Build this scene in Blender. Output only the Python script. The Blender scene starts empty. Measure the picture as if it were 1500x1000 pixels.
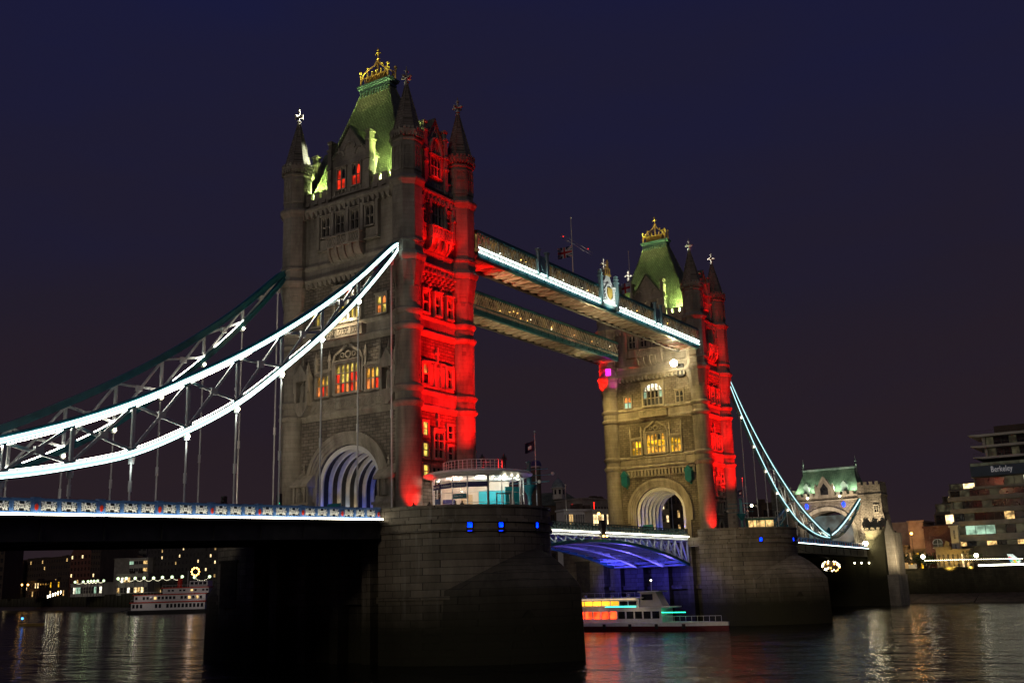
import bpy, math, random
from math import sin, cos, pi, radians as R, sqrt, atan2, hypot
from mathutils import Vector, Matrix
random.seed(7)
S = bpy.context.scene
COL = S.collection
# ------------------------------------------------------------------ camera
CAM = Vector((-94.553, -82.620, -8.567))
YAW, PITCH, ROLL, FPX = R(33.5329), R(13.2265), R(-1.70807), 1510.45
F = Vector((cos(YAW)*cos(PITCH), sin(YAW)*cos(PITCH), sin(PITCH)))
RT = Vector((sin(YAW), -cos(YAW), 0)); UP = RT.cross(F)
r2 = cos(ROLL)*RT + sin(ROLL)*UP; u2 = -sin(ROLL)*RT + cos(ROLL)*UP
cd = bpy.data.cameras.new('camera'); cam = bpy.data.objects.new('camera', cd); COL.objects.link(cam)
cam.matrix_world = Matrix(((r2.x, u2.x, -F.x, CAM.x), (r2.y, u2.y, -F.y, CAM.y), (r2.z, u2.z, -F.z, CAM.z), (0, 0, 0, 1)))
cd.sensor_width = 36; cd.lens = 36*FPX/1500; cd.clip_start = 0.5; cd.clip_end = 6000
S.camera = cam
# ------------------------------------------------------------------ world, night sky
W = bpy.data.worlds.new('World'); S.world = W; W.use_nodes = True
nt = W.node_tree; nt.nodes.clear()
def N(t, ty, **k):
    n = t.nodes.new(ty)
    for a, b in k.items(): setattr(n, a, b)
    return n
tc = N(nt, 'ShaderNodeTexCoord'); sx = N(nt, 'ShaderNodeSeparateXYZ'); nt.links.new(tc.outputs['Generated'], sx.inputs[0])
nz = N(nt, 'ShaderNodeTexNoise'); nz.inputs['Scale'].default_value = 2.6; nz.inputs['Detail'].default_value = 4
mp = N(nt, 'ShaderNodeMapping'); mp.inputs['Scale'].default_value = (1, 1, 3.5)
nt.links.new(tc.outputs['Generated'], mp.inputs[0]); nt.links.new(mp.outputs[0], nz.inputs['Vector'])
ma = N(nt, 'ShaderNodeMath', operation='MULTIPLY_ADD'); ma.inputs[1].default_value = 0.34; nt.links.new(nz.outputs['Fac'], ma.inputs[0]); nt.links.new(sx.outputs['Z'], ma.inputs[2])
cr = N(nt, 'ShaderNodeValToRGB'); e = cr.color_ramp.elements
e[0].position = 0.10; e[0].color = (0.0235, 0.0145, 0.0155, 1)
e[1].position = 0.76; e[1].color = (0.0075, 0.0088, 0.040, 1)
for p_, c_ in ((0.27, (0.0175, 0.0112, 0.0160, 1)), (0.43, (0.0140, 0.0105, 0.0205, 1)), (0.58, (0.0110, 0.0100, 0.0285, 1))):
    x = e.new(p_); x.color = c_
bg = N(nt, 'ShaderNodeBackground'); wo = N(nt, 'ShaderNodeOutputWorld')
nt.links.new(ma.outputs[0], cr.inputs[0]); nt.links.new(cr.outputs[0], bg.inputs[0]); bg.inputs[1].default_value = 1.12
nt.links.new(bg.outputs[0], wo.inputs[0])
S.view_settings.view_transform = 'Standard'; S.view_settings.look = 'None'; S.view_settings.exposure = 0; S.view_settings.gamma = 1
try:
    S.cycles.use_denoising = True; S.cycles.max_bounces = 5; S.cycles.diffuse_bounces = 2; S.cycles.glossy_bounces = 3
    S.cycles.use_light_tree = True; S.cycles.sample_clamp_indirect = 4.0; S.cycles.caustics_reflective = False; S.cycles.caustics_refractive = False
except Exception: pass
def lamp(name, kind, loc, target=None, power=100, color=(1, 1, 1), size=0.3, cone=60, blend=0.5):
    l = bpy.data.lights.new(name, kind); o = bpy.data.objects.new(name, l); COL.objects.link(o); o.location = loc
    l.energy = power; l.color = color
    if kind == 'SPOT': l.spot_size = R(cone); l.spot_blend = blend; l.shadow_soft_size = size
    elif kind == 'POINT': l.shadow_soft_size = size
    elif kind == 'SUN': l.angle = R(size)
    elif kind == 'AREA': l.size = size
    if target is not None:
        o.rotation_euler = (Vector(target)-Vector(loc)).to_track_quat('-Z', 'Y').to_euler()
    return o
# the glow of the lit city on the camera's bank, low and very weak
lamp('city_glow', 'SUN', (-200, -50, 80), (0, 8, 0), 0.21, (1.0, 0.86, 0.68), 14)
# ------------------------------------------------------------------ photograph helpers
def ray(px, py):
    return r2*((px-750)/FPX) + u2*((500-py)/FPX) + F
def atX(px, py, X):
    d = ray(px, py); return CAM + d*((X-CAM.x)/d.x)
def atY(px, py, Y):
    d = ray(px, py); return CAM + d*((Y-CAM.y)/d.y)
def atD(px, py, D):
    return CAM + ray(px, py)*D
WZ = -16.3   # water level
G = -1.7     # road level at the towers
# ------------------------------------------------------------------ materials
MATS = {}
def base(name, col, rough=0.7, metal=0, spec=0.5):
    m = bpy.data.materials.new(name); m.use_nodes = True
    b = m.node_tree.nodes['Principled BSDF']; b.inputs['Base Color'].default_value = (*col, 1)
    b.inputs['Roughness'].default_value = rough; b.inputs['Metallic'].default_value = metal
    b.inputs['Specular IOR Level'].default_value = spec
    MATS[name] = m; return m, m.node_tree, b
def vecs(t, mode='wall'):
    tc = N(t, 'ShaderNodeTexCoord')
    if mode == 'obj': return tc.outputs['Object']
    s = N(t, 'ShaderNodeSeparateXYZ'); t.links.new(tc.outputs['Object'], s.inputs[0])
    a = N(t, 'ShaderNodeMath', operation='ADD'); t.links.new(s.outputs[0], a.inputs[0]); t.links.new(s.outputs[1], a.inputs[1])
    c = N(t, 'ShaderNodeCombineXYZ'); t.links.new(a.outputs[0], c.inputs[0]); t.links.new(s.outputs[2], c.inputs[1])
    return c.outputs[0]
def stone(name, c1, c2, cm, bw=1.1, bh=0.42, bump=0.35, mortar=0.02, rough=0.85, dirt=0.5, algae=None, nscale=0.35):
    m, t, b = base(name, c1, rough, 0, 0.25)
    v = vecs(t)
    br = N(t, 'ShaderNodeTexBrick'); t.links.new(v, br.inputs['Vector'])
    br.inputs['Color1'].default_value = (*c1, 1); br.inputs['Color2'].default_value = (*c2, 1); br.inputs['Mortar'].default_value = (*cm, 1)
    br.inputs['Scale'].default_value = 1; br.inputs['Brick Width'].default_value = bw; br.inputs['Row Height'].default_value = bh
    br.inputs['Mortar Size'].default_value = mortar; br.inputs['Mortar Smooth'].default_value = 0.3; br.inputs['Bias'].default_value = -0.1
    tc = N(t, 'ShaderNodeTexCoord'); mpp = N(t, 'ShaderNodeMapping'); mpp.inputs['Scale'].default_value = (1, 1, 0.3)
    t.links.new(tc.outputs['Object'], mpp.inputs[0])
    n1 = N(t, 'ShaderNodeTexNoise'); n1.inputs['Scale'].default_value = nscale; n1.inputs['Detail'].default_value = 8; n1.inputs['Roughness'].default_value = 0.7
    t.links.new(mpp.outputs[0], n1.inputs['Vector'])
    rp = N(t, 'ShaderNodeMapRange'); rp.inputs['From Min'].default_value = 0.35; rp.inputs['From Max'].default_value = 0.65
    rp.inputs['To Min'].default_value = 1-dirt; rp.inputs['To Max'].default_value = 1.0
    t.links.new(n1.outputs['Fac'], rp.inputs['Value'])
    mx = N(t, 'ShaderNodeMix', data_type='RGBA', blend_type='MULTIPLY'); mx.inputs[0].default_value = 1
    t.links.new(br.outputs['Color'], mx.inputs[6]); t.links.new(rp.outputs[0], mx.inputs[7])
    out = mx.outputs[2]
    if name == 'pier_granite':   # pale lime runs below the string courses
        mq = N(t, 'ShaderNodeMapping'); mq.inputs['Scale'].default_value = (1.6, 1.6, 0.10); t.links.new(tc.outputs['Object'], mq.inputs[0])
        nq = N(t, 'ShaderNodeTexNoise'); nq.inputs['Scale'].default_value = 1.0; nq.inputs['Detail'].default_value = 5; t.links.new(mq.outputs[0], nq.inputs['Vector'])
        rq = N(t, 'ShaderNodeMapRange'); rq.inputs['From Min'].default_value = 0.60; rq.inputs['From Max'].default_value = 0.74; rq.inputs['To Max'].default_value = 0.55; t.links.new(nq.outputs['Fac'], rq.inputs['Value'])
        xq = N(t, 'ShaderNodeMix', data_type='RGBA'); t.links.new(rq.outputs[0], xq.inputs[0]); t.links.new(out, xq.inputs[6]); xq.inputs[7].default_value = (0.48, 0.45, 0.38, 1); out = xq.outputs[2]
    if algae is not None:   # tide-line growth on the stone below high water
        s = N(t, 'ShaderNodeSeparateXYZ'); t.links.new(tc.outputs['Object'], s.inputs[0])
        n2 = N(t, 'ShaderNodeTexNoise'); n2.inputs['Scale'].default_value = 0.5; n2.inputs['Detail'].default_value = 5; t.links.new(tc.outputs['Object'], n2.inputs['Vector'])
        ad = N(t, 'ShaderNodeMath', operation='MULTIPLY_ADD'); ad.inputs[1].default_value = 1.6; t.links.new(n2.outputs['Fac'], ad.inputs[0]); t.links.new(s.outputs[2], ad.inputs[2])
        r = N(t, 'ShaderNodeMapRange'); r.inputs['From Min'].default_value = algae-2.2; r.inputs['From Max'].default_value = algae+3.0
        t.links.new(ad.outputs[0], r.inputs['Value'])
        mz = N(t, 'ShaderNodeMix', data_type='RGBA'); t.links.new(r.outputs[0], mz.inputs[0]); mz.inputs[6].default_value = (0.030, 0.028, 0.014, 1); t.links.new(out, mz.inputs[7])
        out = mz.outputs[2]
    t.links.new(out, b.inputs['Base Color'])
    n3 = N(t, 'ShaderNodeTexNoise'); n3.inputs['Scale'].default_value = 2.3; n3.inputs['Detail'].default_value = 6; t.links.new(tc.outputs['Object'], n3.inputs['Vector'])
    h = N(t, 'ShaderNodeMath', operation='MULTIPLY_ADD'); h.inputs[1].default_value = 0.6
    inv = N(t, 'ShaderNodeMath', operation='SUBTRACT'); inv.inputs[0].default_value = 1; t.links.new(br.outputs['Fac'], inv.inputs[1])
    t.links.new(n3.outputs['Fac'], h.inputs[0]); t.links.new(inv.outputs[0], h.inputs[2])
    bp = N(t, 'ShaderNodeBump'); bp.inputs['Strength'].default_value = bump; bp.inputs['Distance'].default_value = 0.12
    t.links.new(h.outputs[0], bp.inputs['Height']); t.links.new(bp.outputs[0], b.inputs['Normal'])
    return m
def noisy(name, c1, c2, scale=1, rough=0.6, metal=0, bump=0.1, spec=0.5, rr=None):
    m, t, b = base(name, c1, rough, metal, spec)
    tc = N(t, 'ShaderNodeTexCoord'); n = N(t, 'ShaderNodeTexNoise'); n.inputs['Scale'].default_value = scale; n.inputs['Detail'].default_value = 6
    t.links.new(tc.outputs['Object'], n.inputs['Vector'])
    cr = N(t, 'ShaderNodeValToRGB'); cr.color_ramp.elements[0].position = 0.35; cr.color_ramp.elements[1].position = 0.65
    cr.color_ramp.elements[0].color = (*c1, 1); cr.color_ramp.elements[1].color = (*c2, 1)
    t.links.new(n.outputs['Fac'], cr.inputs[0]); t.links.new(cr.outputs[0], b.inputs['Base Color'])
    if bump:
        bp = N(t, 'ShaderNodeBump'); bp.inputs['Strength'].default_value = bump; bp.inputs['Distance'].default_value = 0.05
        t.links.new(n.outputs['Fac'], bp.inputs['Height']); t.links.new(bp.outputs[0], b.inputs['Normal'])
    return m
def glow(name, col, st, vary=0, scale=1.2, basecol=(0.02, 0.02, 0.02)):
    m, t, b = base(name, basecol, 0.3)
    b.inputs['Emission Color'].default_value = (*col, 1); b.inputs['Emission Strength'].default_value = st
    if vary:
        tc = N(t, 'ShaderNodeTexCoord'); n = N(t, 'ShaderNodeTexNoise'); n.inputs['Scale'].default_value = scale; n.inputs['Detail'].default_value = 3
        t.links.new(tc.outputs['Object'], n.inputs['Vector'])
        r = N(t, 'ShaderNodeMapRange'); r.inputs['From Min'].default_value = 0.38; r.inputs['From Max'].default_value = 0.62
        r.inputs['To Min'].default_value = st*(1-vary); r.inputs['To Max'].default_value = st*(1+vary)
        t.links.new(n.outputs['Fac'], r.inputs['Value']); t.links.new(r.outputs[0], b.inputs['Emission Strength'])
    return m
rubble = stone('rough_granite', (0.23, 0.20, 0.16), (0.34, 0.30, 0.25), (0.13, 0.115, 0.10), 0.85, 0.40, 1.0, 0.035, dirt=0.62)
ashlar = stone('portland_stone', (0.38, 0.34, 0.28), (0.44, 0.40, 0.33), (0.27, 0.24, 0.20), 1.5, 0.52, 0.35, 0.016, dirt=0.62, nscale=0.3)
trim = stone('carved_stone', (0.42, 0.38, 0.31), (0.46, 0.42, 0.35), (0.38, 0.34, 0.28), 3.0, 2.0, 0.5, 0.003, dirt=0.5, nscale=0.9)
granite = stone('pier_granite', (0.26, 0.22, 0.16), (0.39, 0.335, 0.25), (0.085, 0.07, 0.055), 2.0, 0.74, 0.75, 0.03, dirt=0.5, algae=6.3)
granite_dark = stone('dark_granite', (0.10, 0.085, 0.065), (0.14, 0.12, 0.09), (0.045, 0.04, 0.03), 2.0, 0.74, 0.6, 0.03, dirt=0.5, algae=6.2)
brick_red = stone('red_brick', (0.22, 0.07, 0.045), (0.30, 0.10, 0.06), (0.2, 0.17, 0.14), 0.45, 0.16, 0.2, 0.02, dirt=0.3)
brick_dark = stone('dark_brick', (0.10, 0.07, 0.05), (0.15, 0.10, 0.07), (0.09, 0.08, 0.07), 0.45, 0.16, 0.2, 0.02, dirt=0.3)
brick_yellow = stone('stock_brick', (0.30, 0.24, 0.14), (0.38, 0.30, 0.18), (0.25, 0.22, 0.18), 0.45, 0.16, 0.2, 0.02, dirt=0.3)
slate = stone('roof_slate', (0.20, 0.23, 0.15), (0.30, 0.33, 0.22), (0.08, 0.09, 0.06), 0.42, 0.26, 0.9, 0.04, rough=0.6, dirt=0.6)
render_w = noisy('pale_render', (0.46, 0.43, 0.38), (0.58, 0.55, 0.48), 0.4, 0.85)
concrete = noisy('concrete', (0.22, 0.20, 0.17), (0.33, 0.30, 0.26), 0.5, 0.85)
dark_clad = noisy('dark_cladding', (0.05, 0.045, 0.04), (0.09, 0.08, 0.07), 0.6, 0.6)
teal = noisy('teal_paint', (0.012, 0.13, 0.17), (0.02, 0.19, 0.23), 0.8, 0.35, 0, 0.05)
teal_k = noisy('dark_teal_lead', (0.03, 0.065, 0.07), (0.06, 0.10, 0.11), 0.8, 0.5, 0, 0.05)
blue = noisy('blue_paint', (0.05, 0.13, 0.33), (0.08, 0.18, 0.42), 0.8, 0.4, 0, 0.05)
steel_w = noisy('cream_steel_paint', (0.50, 0.48, 0.40), (0.66, 0.63, 0.54), 1.5, 0.4, 0, 0.05)
steel_d = noisy('dark_girder_paint', (0.03, 0.032, 0.03), (0.06, 0.06, 0.055), 0.7, 0.6)
red_p = noisy('red_paint', (0.65, 0.03, 0.01), (0.75, 0.05, 0.02), 2, 0.4)
gold = noisy('gilt', (0.75, 0.50, 0.10), (0.95, 0.68, 0.18), 5, 0.35, 0.35)
spire_st = stone('spire_stone', (0.24, 0.21, 0.17), (0.32, 0.28, 0.23), (0.10, 0.09, 0.07), .6, .38, .6, .03, dirt=.5)
lead = noisy('lead_sheet', (0.16, 0.19, 0.18), (0.26, 0.30, 0.28), 1.5, 0.5, 0.1)
white_p = noisy('white_paint', (0.72, 0.72, 0.70), (0.82, 0.82, 0.80), 2, 0.4)
black_p = noisy('black_paint', (0.012, 0.012, 0.014), (0.03, 0.03, 0.03), 2, 0.5)
asphalt = noisy('asphalt_surface', (0.04, 0.04, 0.04), (0.06, 0.06, 0.055), 3, 0.9)
mud = noisy('river_mud', (0.07, 0.055, 0.035), (0.14, 0.11, 0.08), 0.6, 0.7, 0, 1.0)
weedwall = stone('embankment_stone', (0.10, 0.095, 0.06), (0.14, 0.13, 0.08), (0.05, 0.05, 0.03), 1.2, 0.5, 0.5, 0.02, dirt=0.6, algae=4.5)
recess_dark = noisy('doorway_dark', (0.025, 0.02, 0.015), (0.06, 0.05, 0.035), 1.5, 0.8, 0, 0.4)
navy_p = noisy('navy_sign', (0.03, 0.03, 0.14), (0.035, 0.035, 0.16), 2, 0.4)
cloth_d = noisy('dark_cloth', (0.012, 0.012, 0.016), (0.03, 0.028, 0.03), 4, 0.9)
foliage = noisy('leaf', (0.03, 0.05, 0.02), (0.07, 0.09, 0.03), 3, 0.8)
bark = noisy('bark', (0.06, 0.05, 0.04), (0.12, 0.10, 0.08), 3, 0.9, 0, 0.5)
glass_d = noisy('dark_glass', (0.012, 0.013, 0.016), (0.03, 0.03, 0.035), 1.0, 0.12, 0, 0, 0.6)
tarp = noisy('scaffold_sheeting', (0.34, 0.24, 0.20), (0.50, 0.38, 0.32), 0.5, 0.8, 0, 0.6)
led = glow('led_white', (0.78, 1.0, 0.93), 5.0)
led_f = glow('led_far', (0.55, 0.95, 1.0), 2.2)
led_w = glow('led_warm_white', (1.0, 0.93, 0.74), 14.0)
bulb_s = glow('bulb_small', (1.0, 0.92, 0.62), 2.6)
led_k = glow('led_walkway', (0.80, 1.0, 0.93), 9)
led_i = glow('led_inner', (1.0, 0.95, 0.80), 22)
glow_c = glow('lit_web_glow', (0.55, 0.95, 0.92), 1.15)  # glow that stands for the chord web lit by its strips
p_red = glow('pane_red', (1.0, 0.035, 0.01), 0.9, 0.7, 1.0)
p_yel = glow('pane_yellow', (1.0, 0.72, 0.12), 0.75, 0.7, 1.2)
p_amb = glow('pane_amber', (1.0, 0.45, 0.05), 0.9, 0.8, 1.0)
p_ora = glow('pane_orange', (1.0, 0.28, 0.06), 0.85, 0.6, 1.4)
p_hot = glow('pane_gold', (1.0, 0.52, 0.02), 1.3, 0.8, 0.9)
w_warm = glow('window_warm', (1.0, 0.62, 0.22), 0.9, 0.8, 0.9)
w_warm2 = glow('window_bright_warm', (1.0, 0.72, 0.35), 2.2, 0.5, 0.9)
w_pale = glow('window_pale_green', (0.62, 1.0, 0.70), 0.55, 0.5, 0.5)
w_white = glow('window_white', (1.0, 0.93, 0.70), 1.6, 0.6, 0.6)
w_dim = glow('window_dim', (0.60, 0.55, 0.30), 0.05, 0.7, 0.7, (0.02, 0.02, 0.02))
bulb = glow('bulb_warm', (1.0, 0.90, 0.62), 14)
bulb_o = glow('bulb_sodium', (1.0, 0.50, 0.10), 12)
bulb_f = glow('floodlight_face', (1.0, 0.86, 0.55), 90)
b_blue = glow('lamp_blue', (0.0, 0.02, 1.0), 7, 0.4, 3)
b_mag = glow('lamp_magenta', (1.0, 0.02, 0.75), 3)
b_red = glow('lamp_red', (1.0, 0.02, 0.01), 4)
b_green = glow('lamp_green', (0.02, 1.0, 0.45), 5)
# ------------------------------------------------------------------ mesh builder
class Fr:      # local frame: u right as seen from outside, o outwards, z up
    def __init__(s, c, n):
        s.c = Vector(c); s.n = Vector(n).normalized(); s.u = Vector((0, 0, 1)).cross(s.n)
    def __call__(s, u, o, z): return s.c + s.u*u + s.n*o + Vector((0, 0, z))
ID = lambda x, y, z: Vector((x, y, z))
class MB:
    def __init__(s): s.v = []; s.f = []; s.m = []
    def face(s, pts, mi=0):
        i = len(s.v); s.v += [Vector(p) for p in pts]; s.f.append(tuple(range(i, i+len(pts)))); s.m.append(mi); return s
    def hexa(s, P, mi=0):
        i = len(s.v); s.v += [Vector(p) for p in P]
        for q in ((0, 3, 2, 1), (4, 5, 6, 7), (0, 1, 5, 4), (1, 2, 6, 5), (2, 3, 7, 6), (3, 0, 4, 7)):
            s.f.append(tuple(i+k for k in q)); s.m.append(mi)
        return s
    def box(s, x0, x1, y0, y1, z0, z1, fr=ID, mi=0):
        return s.hexa([fr(x0, y0, z0), fr(x1, y0, z0), fr(x1, y1, z0), fr(x0, y1, z0), fr(x0, y0, z1), fr(x1, y0, z1), fr(x1, y1, z1), fr(x0, y1, z1)], mi)
    def prism(s, poly, o0, o1, fr, mi=0):      # poly in (u,z), extruded along o
        n = len(poly); i = len(s.v)
        s.v += [fr(u, o0, z) for u, z in poly] + [fr(u, o1, z) for u, z in poly]
        s.f.append(tuple(i+k for k in range(n))); s.f.append(tuple(i+n+k for k in reversed(range(n)))); s.m += [mi, mi]
        for k in range(n):
            j = (k+1) % n; s.f.append((i+k, i+n+k, i+n+j, i+j)); s.m.append(mi)
        return s
    def slab(s, poly, z0, z1, mi=0):           # poly in (x,y)
        n = len(poly); i = len(s.v)
        s.v += [Vector((x, y, z0)) for x, y in poly] + [Vector((x, y, z1)) for x, y in poly]
        s.f.append(tuple(i+k for k in reversed(range(n)))); s.f.append(tuple(i+n+k for k in range(n))); s.m += [mi, mi]
        for k in range(n):
            j = (k+1) % n; s.f.append((i+k, i+j, i+n+j, i+n+k)); s.m.append(mi)
        return s
    def band(s, A, B, o0, o1, fr, mi=0, close=False):   # strip between two (u,z) curves, thick o0..o1
        n = len(A)
        for k in range(n-1 if not close else n):
            j = (k+1) % n
            s.hexa([fr(A[k][0], o0, A[k][1]), fr(A[j][0], o0, A[j][1]), fr(A[j][0], o1, A[j][1]), fr(A[k][0], o1, A[k][1]),
                    fr(B[k][0], o0, B[k][1]), fr(B[j][0], o0, B[j][1]), fr(B[j][0], o1, B[j][1]), fr(B[k][0], o1, B[k][1])], mi)
        return s
    def lathe(s, cx, cy, prof, n=16, ph=0.0, mi=0, a0=0, a1=2*pi):
        full = abs(a1-a0-2*pi) < 1e-6; m = n if full else n+1
        i = len(s.v)
        for r, z in prof:
            for k in range(m):
                a = a0+(a1-a0)*k/n+ph; s.v.append(Vector((cx+r*cos(a), cy+r*sin(a), z)))
        for q in range(len(prof)-1):
            for k in range(n):
                j = (k+1) % m; s.f.append((i+q*m+k, i+q*m+j, i+(q+1)*m+j, i+(q+1)*m+k)); s.m.append(mi)
        if prof[0][0] > 1e-4: s.f.append(tuple(i+k for k in reversed(range(m)))); s.m.append(mi)
        if prof[-1][0] > 1e-4: s.f.append(tuple(i+(len(prof)-1)*m+k for k in range(m))); s.m.append(mi)
        return s
    def bar(s, p, q, w, h=None, mi=0, up=(0, 0, 1)):
        p = Vector(p); q = Vector(q); h = h or w; d = (q-p)
        if d.length < 1e-6: return s
        d.normalize(); a = d.cross(Vector(up))
        if a.length < 1e-3: a = d.cross(Vector((0, 1, 0)))
        a.normalize(); b = a.cross(d); a = a*w/2; b = b*h/2
        return s.hexa([p-a-b, p+a-b, q+a-b, q-a-b, p-a+b, p+a+b, q+a+b, q-a+b], mi)
    def tube(s, p, q, r0, r1=None, n=8, mi=0):
        p = Vector(p); q = Vector(q); r1 = r0 if r1 is None else r1; d = (q-p).normalized()
        a = d.cross(Vector((0, 0, 1)))
        if a.length < 1e-3: a = Vector((1, 0, 0))
        a.normalize(); b = a.cross(d); i = len(s.v)
        for c, r in ((p, r0), (q, r1)):
            for k in range(n): t = 2*pi*k/n; s.v.append(c+a*r*cos(t)+b*r*sin(t))
        for k in range(n): j = (k+1) % n; s.f.append((i+k, i+j, i+n+j, i+n+k)); s.m.append(mi)
        s.f.append(tuple(i+k for k in reversed(range(n)))); s.f.append(tuple(i+n+k for k in range(n))); s.m += [mi, mi]
        return s
    def ball(s, c, r, n=10, m=6, sz=1, mi=0):
        c = Vector(c)
        return s.lathe(c.x, c.y, [(max(1e-5, r*sin(pi*k/m)) if 0 < k < m else 1e-5, c.z-r*sz*cos(pi*k/m)) for k in range(m+1)], n, 0, mi)
    def build(s, name, mats, parent=None, smooth=True, tag=None):
        off = ORG.get(top(parent), Vector((0, 0, 0))) if parent else Vector((0, 0, 0))
        me = bpy.data.meshes.new(name); me.from_pydata([v-off for v in s.v], [], s.f)
        for m in (mats if isinstance(mats, (list, tuple)) else [mats]): me.materials.append(m)
        me.polygons.foreach_set('material_index', s.m)
        me.validate(); me.update()
        if smooth:
            me.shade_smooth(); me.set_sharp_from_angle(angle=R(32))
        o = bpy.data.objects.new(name, me); COL.objects.link(o)
        if parent is not None: o.parent = parent
        if tag: settag(o, *tag)
        return o
ORG = {}
def top(o):
    while o.parent: o = o.parent
    return o.name
def settag(o, label=None, cat=None, group=None, kind=None):
    if label: o['label'] = label
    if cat: o['category'] = cat
    if group: o['group'] = group
    if kind: o['kind'] = kind
    return o
def thing(name, loc, label, cat, group=None, rz=0, local=False):
    o = bpy.data.objects.new(name, None); COL.objects.link(o); o.location = loc; o.rotation_euler = (0, 0, rz); o.empty_display_size = 0.5
    ORG[o.name] = Vector((0, 0, 0)) if local else Vector(loc)
    return settag(o, label, cat, group)
def copy_tree(o, parent=None):
    c = o.copy(); COL.objects.link(c); c.parent = parent
    if o.name in ORG: ORG[c.name] = ORG[o.name]
    for ch in list(o.children): copy_tree(ch, c)
    return c
def single(mb, name, mats, loc, label, cat, group=None):
    o = mb.build(name, mats); o.location = loc
    for v in o.data.vertices: v.co -= Vector(loc)
    return settag(o, label, cat, group)
def struct(mb, name, mats, smooth=False):
    o = mb.build(name, mats, smooth=smooth); o['kind'] = 'structure'; return o
def arc(h, c, sp, n=20, pt=0.0):               # arch curve from +h to -h, springing sp, crown c
    out = []
    for k in range(n+1):
        t = pi*k/n; u = h*cos(t); z = sp+(c-sp)*(sin(t)**0.92 if 0 < k < n else 0)
        out.append((u, z))
    return out
# ------------------------------------------------------------------ water
def make_water():
    m, t, b = base('water_surface', (0.006, 0.006, 0.005), 0.13, 0, 0.5); b.inputs['IOR'].default_value = 1.33; b.inputs['Specular IOR Level'].default_value = 0.36
    tc = N(t, 'ShaderNodeTexCoord'); last = None
    mpp = N(t, 'ShaderNodeMapping'); mpp.inputs['Rotation'].default_value = (0, 0, R(20)); mpp.inputs['Scale'].default_value = (1, 0.55, 1)
    t.links.new(tc.outputs['Object'], mpp.inputs[0])
    for sc, st, di in ((0.07, 0.8, 1.6), (0.33, 0.7, 0.6), (1.6, 0.6, 0.2)):
        n = N(t, 'ShaderNodeTexNoise'); n.inputs['Scale'].default_value = sc; n.inputs['Detail'].default_value = 4; n.inputs['Distortion'].default_value = 0.6
        t.links.new(mpp.outputs[0], n.inputs['Vector'])
        bp = N(t, 'ShaderNodeBump'); bp.inputs['Strength'].default_value = st; bp.inputs['Distance'].default_value = di
        t.links.new(n.outputs['Fac'], bp.inputs['Height'])
        if last: t.links.new(last.outputs[0], bp.inputs['Normal'])
        last = bp
    t.links.new(last.outputs[0], b.inputs['Normal'])
    MB().face([(-700, -900, WZ), (1800, -900, WZ), (1800, 2600, WZ), (-700, 2600, WZ)]).build('river_water', m, smooth=False)['kind'] = 'structure'
make_water()
mb = MB(); mb.face([(-1500, -2500, WZ-6), (3500, -2500, WZ-6), (3500, 4000, WZ-6), (-1500, 4000, WZ-6)]); struct(mb, 'river_bed', mud)
# ------------------------------------------------------------------ windows
def window(par, fr, u, z0, w, h, nl, rows, pm, head='arch', sur=0.22, dep=0.30, o=0.0, m=None, hood=True):
    m = m or trim; f = MB(); z1 = z0+h; a = u-w/2; b = u+w/2; bw = 0.07
    f.box(a-sur, a, o, o+dep, z0, z1, fr); f.box(b, b+sur, o, o+dep, z0, z1, fr)
    f.box(a-sur, b+sur, o, o+dep+0.1, z0-sur, z0, fr); f.box(a-sur, b+sur, o, o+dep+0.02, z1, z1+sur, fr)
    if hood: f.box(a-sur-0.1, b+sur+0.1, o, o+dep+0.16, z1+sur, z1+sur+0.13, fr)
    lw = w/nl
    for k in range(1, nl): f.box(a+lw*k-bw, a+lw*k+bw, o, o+dep-0.04, z0, z1, fr)
    for r in range(1, rows): f.box(a, b, o, o+dep-0.07, z0+h*r/rows-0.055, z0+h*r/rows+0.055, fr)
    if head == 'arch':
        hh = min(0.55, h*0.25)
        for k in range(nl):
            l = a+lw*k+bw; r = a+lw*(k+1)-bw; c = (l+r)/2; zt = z1; zb = z1-hh
            f.prism([(l, zb), (l+(c-l)*0.35, zt-hh*0.35), (c, zt-0.04), (c, zt), (l, zt)], o+0.02, o+dep-0.09, fr)
            f.prism([(r, zb), (r, zt), (c, zt), (c, zt-0.04), (r-(r-c)*0.35, zt-hh*0.35)], o+0.02, o+dep-0.09, fr)
    elif head == 'round':
        A = [(u+x, z) for x, z in arc(w/2, z1, z1-w*0.42, 14)]
        B = [(u+w/2*cos(pi*k/14)*1.0, z1) for k in range(15)]
        f.band(A, B, o+0.01, o+dep-0.02, fr)
        for k in range(nl):
            c = a+lw*(k+0.5); f.bar(fr(c-lw/2, o+0.12, z1-w*0.42), fr(c, o+0.12, z1-w*0.16), 0.07); f.bar(fr(c+lw/2, o+0.12, z1-w*0.42), fr(c, o+0.12, z1-w*0.16), 0.07)
    wo_ = f.build('window', m, par, smooth=False)
    mats = []; g = MB()
    for r in range(rows):
        for k in range(nl):
            mm = pm(k, r) if callable(pm) else pm
            if mm not in mats: mats.append(mm)
            x0 = a+lw*k; za = z0+h*r/rows; zb = z0+h*(r+1)/rows
            g.face([fr(x0, o+0.05, za), fr(x0+lw, o+0.05, za), fr(x0+lw, o+0.05, zb), fr(x0, o+0.05, zb)], mats.index(mm))
    g.build('pane', mats, wo_, smooth=False)
    return wo_
def mixp(*ms):
    return lambda k, r: random.choice(ms)
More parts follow.
